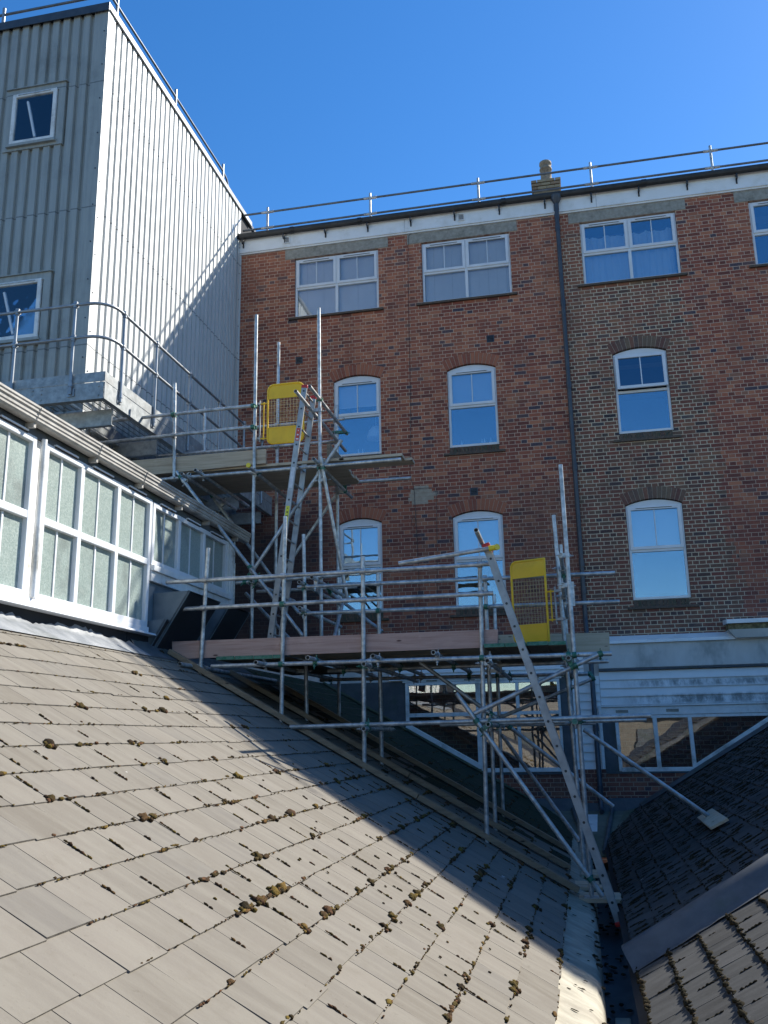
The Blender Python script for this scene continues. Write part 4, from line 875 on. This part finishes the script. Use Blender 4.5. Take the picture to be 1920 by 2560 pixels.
def Gf2(s_, y, h=0): return (s_, y, (-1.915 if s_ > .03 else -1.53 - (s_ + .22) * .45) + h)
blobs('gutter_debris', Gf2, it, 'moss_r', 'clumps of dead moss and silt lying in the valley gutter')

# ================================================================== SCAFFOLDING
YF, YM, YB = 9.8, 10.95, 12.5; UF, UB = 11.3, 12.7
def P(x, y, Y): return oY(x, y, Y)
class Scaf:
    def __init__(s, root): s.root = root; s.t = []
    def tube(s, name, a, b_, mk='galv'):
        a = np.array(a); b_ = np.array(b_); MB().pipe(a, b_).build(name, mk, s.root); s.t.append((a, b_))
    def vert(s, p, q, Y, off=0):
        a = P(*p, Y); c = P(*q, Y); s.tube('standard', a, c)
    def ledg(s, p, q, Y, name='ledger', Y2=None): s.tube(name, P(*p, Y), P(*q, Y2 or Y))
    def trans(s, p, Y, Y2, name='transom', dz=0):
        a = P(*p, Y); s.tube(name, a, (a[0] + random.gauss(0, .006), Y2, a[2] + dz))
    def couplers(s):
        n = 0
        for i in range(len(s.t)):
            for j in range(i + 1, len(s.t)):
                a, b_ = s.t[i]; c, d = s.t[j]; u = b_ - a; v = d - c; w0 = a - c
                A, B, Cc, D, E_ = u @ u, u @ v, v @ v, u @ w0, v @ w0; den = A * Cc - B * B
                if den < 1e-3 * A * Cc: continue
                t1 = min(.995, max(.005, (B * E_ - Cc * D) / den)); t2 = min(.995, max(.005, (A * E_ - B * D) / den))
                p = a + u * t1; q = c + v * t2; dist = np.linalg.norm(p - q)
                if dist < .13 and n < 96:
                    mb = MB(); un = u / np.linalg.norm(u); vn = v / np.linalg.norm(v)
                    mb.rings([p - un * .024, p + un * .024], .0315, 10); mb.rings([q - vn * .024, q + vn * .024], .0315, 10)
                    dd = (q - p) / (dist + 1e-6) if dist > .02 else np.array([0, -1., 0]); mb.obox(p, q + dd * .004, .045, .045, up=(0, 0, 1) if abs(dd[2]) < .9 else (1, 0, 0))
                    side = np.cross(un, dd); side /= (np.linalg.norm(side) + 1e-6)
                    mb.rings([p + side * .03 - dd * .02, p + side * .048 - dd * .02, p + side * .048 - dd * .02 - dd * .05], .007, 6); mb.rings([p + side * .046 - dd * .03, p + side * .046 - dd * .045], .016, 6)
                    mb.rings([q - side * .044 - vn * .0, q - side * .044 + dd * .06], .007, 6)
                    mb.build('coupler', 'galv' if random.random() < .62 else 'clip_green', s.root); n += 1
# ---- lower scaffold
lo = thing('scaffold', (-1.8, 11, -.5), 'lower galvanised tube scaffold standing on the left roof and in the valley', 'scaffold', 'tube scaffolds')
S = Scaf(lo); f_ = YF - .052
S.vert((521, 1370), (500, 1690), YF); S.vert((713, 1291), (703, 1808), YF); S.vert((907, 1391), (911, 1935), YF); S.vert((1199, 1397), (1218, 2112), YF); S.vert((1401, 1162), (1479, 2238), YF)
S.vert((759, 1336), (767, 1806), YM); S.vert((945, 1432), (955, 1921), YM); S.vert((1212, 1438), (1240, 2090), YM); S.vert((1384, 1288), (1462, 2180), YM - .35)
S.vert((585, 1408), (579, 1640), YB); S.vert((1235, 1486), (1259, 2053), YB); S.vert((1402, 1362), (1452, 2130), YB)
S.ledg((416, 1456), (1224, 1410), f_, 'guard_rail'); S.ledg((412, 1525), (1233, 1483), f_, 'guard_rail')
S.ledg((744, 1468), (1538, 1432), YM - .052, 'guard_rail'); S.ledg((749, 1534), (1549, 1504), YM - .052, 'guard_rail')
S.ledg((642, 1479), (892, 1467), YB - .052, 'guard_rail')
S.ledg((528, 1666), (1529, 1634), f_); S.ledg((820, 1678), (1521, 1653), YM + .052); S.ledg((800, 1700), (1478, 1684), YB)
S.ledg((725, 1818), (1627, 1789), f_); S.ledg((1100, 1812), (1616, 1799), YM - .3); S.ledg((1260, 1812), (1490, 1808), YM + .1)
for p in ((449, 1660), (639, 1656), (769, 1644), (909, 1660), (932, 1640), (1083, 1631), (1218, 1652), (1421, 1645)): S.trans(p, YF - .35, YB + .25)
for p in ((909, 1822), (1220, 1811), (1437, 1804)): S.trans(p, YF - .25, YM + .35 if p[0] > 1000 else YM + .2)
for p in ((779, 1443), (748, 1455), (749, 1520), (1402, 1387), (1407, 1462)): S.trans(p, YM - .25 if p[0] < 1300 else YF - .05, YM + 1.8 if p[0] < 1300 else YB + .2)
S.tube('brace', P(1049, 1656, YM - .2), P(1242, 1796, YM - .1)); S.tube('brace', P(1262, 1808, YM), P(1533, 2016, YM + .3)); S.tube('brace', P(1141, 1733, YF - .1), P(1507, 2241, YF - .12))
S.tube('brace', P(1255, 1838, YB - .1), P(1450, 2105, YM + .2)); S.tube('brace', P(1186, 1784, YF - .1), P(1505, 1632, YF - .11)); S.tube('brace', P(1254, 1792, YB - .06), P(1484, 1696, YB - .08))
rp = np.array(Rs(1.33, 10.98, .05)); S.tube('raking_brace', P(1459, 1824, YM - .2), rp)
S.tube('brace', P(812, 1471, YB + .1), P(956, 1579, YB - .2)); S.tube('brace', P(860, 1494, YB - .1), P(834, 1600, YM + .2))
S.trans((1190, 1325), YF - .85, YF + .35, 'ladder_tube'); S.tube('ladder_tube', P(997, 1409, 9.40), P(1226, 1371, 9.38))
a = P(1213, 1371, YF - .14); 
S.couplers()
mb = MB(); p1 = P(1222, 1371.5, 9.38); q1 = P(1243, 1368, 9.38); mb.rings([p1, q1], .029, 14); mb.rings([q1 - (q1 - p1) * .15, q1 + np.array([.004, -.02, 0])], .033, 14); mb.build('end_cap', 'capyellow', lo)
mb = MB(); p1 = P(1437, 1804, YF - .25); mb.rings([p1, p1 - np.array([0, .02, 0])], .028, 14); mb.build('end_cap', 'clip_green', lo)
mb = MB(); p1 = P(1425.5, 1485, YF); mb.rings([p1 - np.array([0, 0, .13]), p1 + np.array([0, 0, .13])], .030, 12); mb.box(p1[0] + .02, p1[0] + .045, p1[1] - .012, p1[1] + .0, p1[2] - .13, p1[2] + .13); mb.build('sleeve', 'galv', lo)
def board(root, name, corners, Y, mk, th=.038):
    (a, b_, c, d) = [P(x, y, Y) for x, y in corners]; MB().prism([a, b_, c, d], (0, th, 0)).build(name, mk, root, .003)
board(lo, 'toe_board', ((430, 1604), (1245, 1573), (1244, 1618), (430, 1648)), YF + .03, 'board_red')
board(lo, 'toe_board', ((1246, 1588), (1523, 1581), (1525, 1633), (1246, 1640)), YM + .06, 'board_pale')
zd = P(1000, 1650, YF)[2] + .105
def deck(root, x0, x1, y0, y1, z, along, mk, wd=.225):
    q = x0 if along == 'y' else y0; e_ = x1 if along == 'y' else y1
    while q < e_ - .05:
        r = min(q + wd, e_); dz = random.uniform(-.004, .004); mb = MB()
        if along == 'y':
            mb.box(q + .004, r - .004, y0 + random.uniform(-.03, .03), y1 + random.uniform(-.05, .05), z + dz, z + .038 + dz); mb.box(q + .003, r - .003, y0 - .032, y0 - .03, z + dz - .001, z + .039 + dz, 1)
        else: mb.box(x0 + random.uniform(-.06, .02), x1 + random.uniform(-.02, .1), q + .004, r - .004, z + dz, z + .038 + dz)
        mb.build('deck_board', [mk, 'clip_green'], root, .003); q += wd
xa = P(540, 1660, YF)[0]; xb = P(703, 1660, YF)[0]; xc = P(1212, 1640, YF)[0]; xd = P(1418, 1640, YF)[0]; xe = P(1421, 1640, YF)[0]
deck(lo, xa, xb, YF + .02, YB + .2, zd - .035, 'y', 'board_y'); deck(lo, xb + .02, xc - .03, YF + .08, YB + .1, zd + .01, 'x', 'board_tan'); deck(lo, xc + .0, xd, YF - .05, YB - .1, zd - .01, 'y', 'board_y')
# timber runners lying on the slates under the standards
for i, (Y_, s1, s0, lab) in enumerate(((YF + .02, 4.60, .16, 'timber runner nearest the camera, laid down the left roof'), (YM + .02, 4.30, .26, 'middle timber runner laid down the left roof'), (YB, 4.2, .22, 'timber runner furthest up the left roof towards the brick wall'))):
    mb = MB(); cuts = [s0, 1.75 + i * .3, s1] if i < 2 else [s0, s1]
    for a, b_ in zip(cuts[:-1], cuts[1:]):
        A = np.array(Ls(a + .004, Y_, .055)); B = np.array(Ls(b_ - .004, Y_ - (.03 if b_ == s1 else 0), .055)); mb.obox(A, B, .10, .055, up=np.array(Ls(1, 0, 1)) - np.array(Ls(1, 0, 0)))
    tag(mb.build('timber_runner', 'batten', None, .003), lab, 'timber', 'timber runners under the scaffold')
# sole boards in the valley
for i, (x0, x1, y0, y1, z0, lab) in enumerate(((-.16, .30, 9.72, 10.12, -1.60, 'pale sole board under the nearest standard in the valley gutter'), (-.22, .10, 10.35, 10.75, -1.585, 'sole board behind the nearest one, weathered and split'), (-.12, .16, 11.2, 11.6, -1.58, 'furthest sole board under the back standards'))):
    mb = MB(); mb.box(x0, x1, y0, y0 + .19, z0, z0 + .038); mb.box(x0 + .01, x1 - .03, y0 + .195, y1, z0 + .002, z0 + .039); tag(mb.build('sole_board', 'board_tan', None, .003), lab, 'timber', 'sole boards in the valley')
mb = MB(); p1 = P(1479, 2238, YF); mb.box(p1[0] - .07, p1[0] + .07, YF - .07, YF + .07, -1.561, -1.553); mb.rings([(p1[0], YF, -1.553), (p1[0], YF, -1.50)], .018, 10); mb.build('base_plate', 'galv', lo)
# pad under the raking brace
rb = np.array(Rs(1.33, 10.98, 0)); mb = MB()
nR = np.array([-KR, 0, 1.]); cor = []
for x_, y_ in ((1746, 2049), (1784, 2026), (1823, 2051), (1778, 2075)): d_ = ray(x_, y_); cor.append(d_ * (CR_ + .05) / np.dot(nR, d_))
c_ = [np.array(q) for q in cor]; h1 = (c_[0] + c_[3]) / 2 * .5 + c_[0] * 0; nrm = nR / np.linalg.norm(nR) * .028
ma_ = c_[0] + (c_[3] - c_[0]) * .49; mb_ = c_[1] + (c_[2] - c_[1]) * .49; mc_ = c_[0] + (c_[3] - c_[0]) * .51; md_ = c_[1] + (c_[2] - c_[1]) * .51
mb.prism([c_[0], c_[1], mb_, ma_], nrm); mb.prism([mc_, md_, c_[2], c_[3]], nrm)
tag(mb.build('spreader_board', 'board_pale', None, .003), 'small pale board under the raking tube on the right roof', 'timber')

# ---- upper scaffold
up = thing('scaffold', (-4, 12, .9), 'upper galvanised tube scaffold beside the steel walkway', 'scaffold', 'tube scaffolds')
S = Scaf(up); f_ = UF - .052
S.vert((437, 958), (435, 1203), UF); S.vert((641, 788), (628, 1640), UF); S.vert((797, 770), (804, 1645), UF); S.vert((697, 856), (686, 1640), UB); S.vert((842, 1013), (848, 1808), UB); S.vert((513, 1016), (508, 1240), UB)
S.ledg((264, 1054), (634, 1014), f_, 'guard_rail'); S.ledg((226, 1110), (634, 1067), f_, 'guard_rail')
S.ledg((391, 1141), (838, 1103), UB - .052, 'guard_rail'); S.ledg((640, 1068), (861, 1047), UB - .052, 'guard_rail')
S.ledg((367, 1202), (1003, 1148), f_); S.ledg((427, 1238), (1027, 1195), UB - .052); S.ledg((590, 1457), (853, 1438), f_)
for p in ((356, 1180), (454, 1185), (488, 1175), (622, 1167), (784, 1147)): S.trans(p, UF - .3, UB + .35)
S.trans((739, 978), UF - .75, UB + .45, 'ladder_tube'); S.trans((774, 966), UF - .5, UB + .1, 'ladder_tube')
S.trans((628, 1453), UF - .2, UB + .3)
S.tube('brace', P(441, 1179, UF - .1), P(757, 1590, UF - .1)); S.tube('brace', P(530, 1240, UB - .1), P(746, 1532, UB - .1)); S.tube('brace', P(614, 1483, UB + .1), P(727, 1600, UB - .1))
S.tube('brace', P(854, 1100, UF + .02), P(624, 1438, UF - .05)); S.tube('brace', P(868, 1197, UB + .1), P(700, 1440, UB + .1)); S.tube('brace', P(801, 1142, UF - .11), P(868, 1495, UF + .3))
S.couplers()
mb = MB(); p1 = P(622, 1164, UF - .31); mb.rings([p1, p1 - np.array([0, .025, 0])], .031, 14); mb.build('end_cap', 'capyellow', up)
board(up, 'toe_board', ((290, 1155), (664, 1122), (664, 1158), (290, 1196)), UF + .03, 'board_tan')
for x_, y_ in ((447, 1141.5), (646, 1128)): pass
zu = P(640, 1179, UF)[2] + .085
deck(up, P(330, 1190, UF)[0], P(838, 1170, UF)[0], UF + .08, UB - .1, zu, 'x', 'board_tan'); deck(up, P(842, 1170, UF)[0], P(1003, 1160, UF)[0], UF + .08, UF + .53, zu, 'x', 'board_tan')
mb = MB(); p1 = P(812, 1110, UF); mb.prism([(p1[0], UF + .1, zu + .04), (p1[0] + .04, UF + .1, zu + .04), (p1[0] + .04, UF + .1, zu + .265), (p1[0], UF + .1, zu + .265)], (0, 1.1, 0)); mb.build('toe_board', 'board_y', up)

# ------------------------------------------------------------------ ladders
def ladder(label, foot, top, yw, stickers):
    foot = np.array(foot, float); top = np.array(top, float); L_ = np.linalg.norm(top - foot); d = (top - foot) / L_
    ld = thing('ladder', tuple(foot), label, 'ladder', 'ladders on the scaffolds'); upv = np.cross(d, (0, 1, 0))
    for dy in (0, yw):
        o = np.array([0, dy, 0]); mb = MB(); mb.obox(foot + o, top + o, .075, .012, up=(0, 1, 0)); mb.obox(foot + o + np.array([0, .012, 0]) + upv * .031, top + o + np.array([0, .012, 0]) + upv * .031, .012, .024, up=(0, 1, 0)); mb.obox(foot + o + np.array([0, .012, 0]) - upv * .031, top + o + np.array([0, .012, 0]) - upv * .031, .012, .024, up=(0, 1, 0))
        k = .18
        while k < L_:
            p = foot + o + d * k; mb.rings([p - np.array([0, .0065, 0]), p - np.array([0, .0075, 0])], .0135, 12, 1); k += .25
        mb.build('stile', ['alu', 'black'], ld, .002)
        for p, s_ in ((top, 1), (foot, -1)):
            mb = MB(); mb.obox(p + o + np.array([0, .008, 0]) - d * .01 * s_, p + o + np.array([0, .008, 0]) + d * .035 * s_, .086, .045, up=(0, 1, 0)); mb.build('end_cap', 'red', ld, .01)
    k = .18
    while k < L_:
        p = foot + d * k; mb = MB(); mb.rings([p, p + np.array([0, yw, 0])], .013, 12); mb.build('rung', 'alu', ld); k += .25
    for t0, t1, mk in stickers:
        mb = MB(); mb.obox(foot + d * t0 * L_ - np.array([0, .0072, 0]), foot + d * t1 * L_ - np.array([0, .0072, 0]), .05, .0015, up=(0, 1, 0)); q = mb.build('sticker', mk, ld)
        if mk != 'label_white':
            n_ = max(2, int((t1 - t0) * L_ / .045)); mb = MB()
            for i in range(n_):
                a_ = t0 + (t1 - t0) * (i + .25) / n_; b2 = t0 + (t1 - t0) * (i + .55) / n_; mb.obox(foot + d * a_ * L_ - np.array([0, .0087, 0]), foot + d * b2 * L_ - np.array([0, .0087, 0]), .034 - .012 * (i % 3), .001, up=(0, 1, 0))
            mb.build('small_print', 'print' if mk == 'label_yellow' else 'upvc', q)
    return ld
ft = oZ(1546, 2305, -1.89); tp = P(1213, 1362, ft[1] - .55)
YL = 9.45
ft = P(1548, 2306, YL + .02); tp = P(1216, 1366, YL)
ladder('aluminium ladder rising from the valley gutter to the lower scaffold deck', ft, tp, .36, [])
ladder('aluminium ladder with a red and a yellow sticker, leaning up to the upper scaffold', P(672, 1620, 11.02), P(761, 968, 10.98), .42, [(.785, .835, 'label_red'), (.60, .68, 'label_white'), (.44, .53, 'label_yellow')])

# ------------------------------------------------------------------ yellow gates
def gate(label, o, ux, w_, h, top, bot, bracket, rnd=.09, rr_=(1, 1, 1, 1)):
    """o: lower hinge-side corner, ux: unit vector along the gate"""
    g_ = thing('safety_gate', tuple(o), label, 'gate', 'yellow mesh gates'); o = np.array(o); ux = np.array(ux); uz = np.array([0, 0, 1.]); n = np.cross(ux, uz)
    def pt(u, v, k=0): return o + ux * u + uz * v + n * k
    def outline(i0, r):
        r = max(r, .004); out = []
        for (cx, cz, a0), f in zip(((w_ - i0 - r, h - i0 - r, 0), (i0 + r, h - i0 - r, 90), (i0 + r, i0 + r, 180), (w_ - i0 - r, i0 + r, 270)), rr_):
            r2 = r if f else .004; cx2 = cx + (r - r2) * (1 if a0 in (0, 270) else -1); cz2 = cz + (r - r2) * (1 if a0 in (0, 90) else -1)
            for t in np.linspace(a0, a0 + 90, 7): out.append((cx2 + r2 * math.cos(math.radians(t)), cz2 + r2 * math.sin(math.radians(t))))
        return out
    mb = MB(); pts = outline(.014, rnd - .014); mb.rings([pt(u, v) for u, v in pts] + [pt(*pts[0]), ], .014, 10, cap=False)
    mb.build('frame', 'yellow', g_)
    mb = MB(); pf = outline(.012, rnd - .012)
    def clip(keep):
        q = [p for p in pf if keep(p[1])]; return q
    tp_ = [p for p in pf if p[1] >= h - top]; tp_ = [(w_ - .012, h - top)] + tp_ + [(.012, h - top)]; mb.prism([pt(u, v, -.003) for u, v in tp_], n * .006); mb.build('top_panel', 'yellow', g_)
    bt = [p for p in pf if p[1] <= bot]; bt = [(.012, bot)] + bt + [(w_ - .012, bot)]
    mb = MB(); mb.prism([pt(u, v, -.003) for u, v in bt], n * .006); mb.build('bottom_panel', 'yellow', g_)
    mb = MB(); nu = 11; nv = 12
    for i in range(1, nu): 
        u = .02 + (w_ - .04) * i / nu; mb.rings([pt(u, bot - .01, .004), pt(u, h - top + .01, .004)], .0024, 5)
    for i in range(0, nv + 1):
        v = bot + .012 + (h - top - bot - .024) * i / nv; mb.rings([pt(.015, v, -.002), pt(w_ - .015, v, -.002)], .0024, 5)
    mb.build('wire_mesh', 'batten' if False else 'mesh_wire', g_)
    mb = MB(); mb.obox(pt(.012, h - top, 0), pt(w_ - .012, h - top, 0), .014, .02); mb.obox(pt(.012, bot, 0), pt(w_ - .012, bot, 0), .014, .02); mb.build('cross_rail', 'yellow', g_)
    mb = MB(); b0, b1, off = bracket
    if off:
        mb.rings([pt(off, b0, 0), pt(off, b1, 0)], .012, 10); mb.rings([pt(off * .45, b0 + .03, 0), pt(off * .45, b1 - .03, 0)], .009, 10, 1)
        for b_ in (b0 + .05, b1 - .05): mb.rings([pt(.0, b_, 0), pt(off, b_, 0)], .010, 8, 1); mb.obox(pt(off, b_, 0), pt(off * 2.0, b_, 0), .05, .03)
    mb.build('hinge', ['alu', 'yellow'], g_)
    return g_
M['mesh_wire'] = noisy('straw_coloured_wire', (.50, .36, .12), (.42, .34, .18), 9, .5, bump=0)
YG = UF + .06
bl = P(666, 1113, YG); tl = P(668, 962, YG); brr = P(761, 1104, YG)
gate('bright yellow mesh gate with four rounded corners on the upper scaffold', (bl[0], YG, bl[2]), (1, 0, 0), brr[0] - bl[0], tl[2] - bl[2], .21, .24, (.05, .66, -.10), .10)
Yr = YM - .55; tr_ = P(1368, 1393, Yr); br_ = P(1376, 1606, Yr); d = ray(1279, 1404); q = d * (tr_[2] / d[2]); 
hx = np.array([q[0] - tr_[0], q[1] - tr_[1], 0]); L_ = np.linalg.norm(hx); ux = hx / L_
gate('darker yellow mesh gate with square hinge side on the lower scaffold', (br_[0], Yr, br_[2]), ux, L_, tr_[2] - br_[2], .20, .21, (.20, .62, -.09), .08, (1, 0, 0, 1))

# ------------------------------------------------------------------ buildings behind the camera, mirrored in the lower panes
hb = thing('house_behind', (2, -20, -5), 'sunlit brick house with a slate roof facing the yard', 'house')
mb = MB(); mb.box(-12, 14, -26, -18, -11, .9); mb.build('wall', 'stucco', hb)
mb = MB(); mb.prism([(-12.3, -17.7, .9), (-12.3, -22, 2.2), (-12.3, -26.3, .9)], (26.6, 0, 0)); mb.build('roof', 'slate_l', hb)
for x_ in np.arange(-10, 13, 3.2):
    mb = MB(); mb.box(x_, x_ + 1.1, -17.99, -17.9, -1.6, .2); mb.build('window', 'leaddark', hb)
for o in bpy.data.objects:
    if '_o' in o: del o['_o']
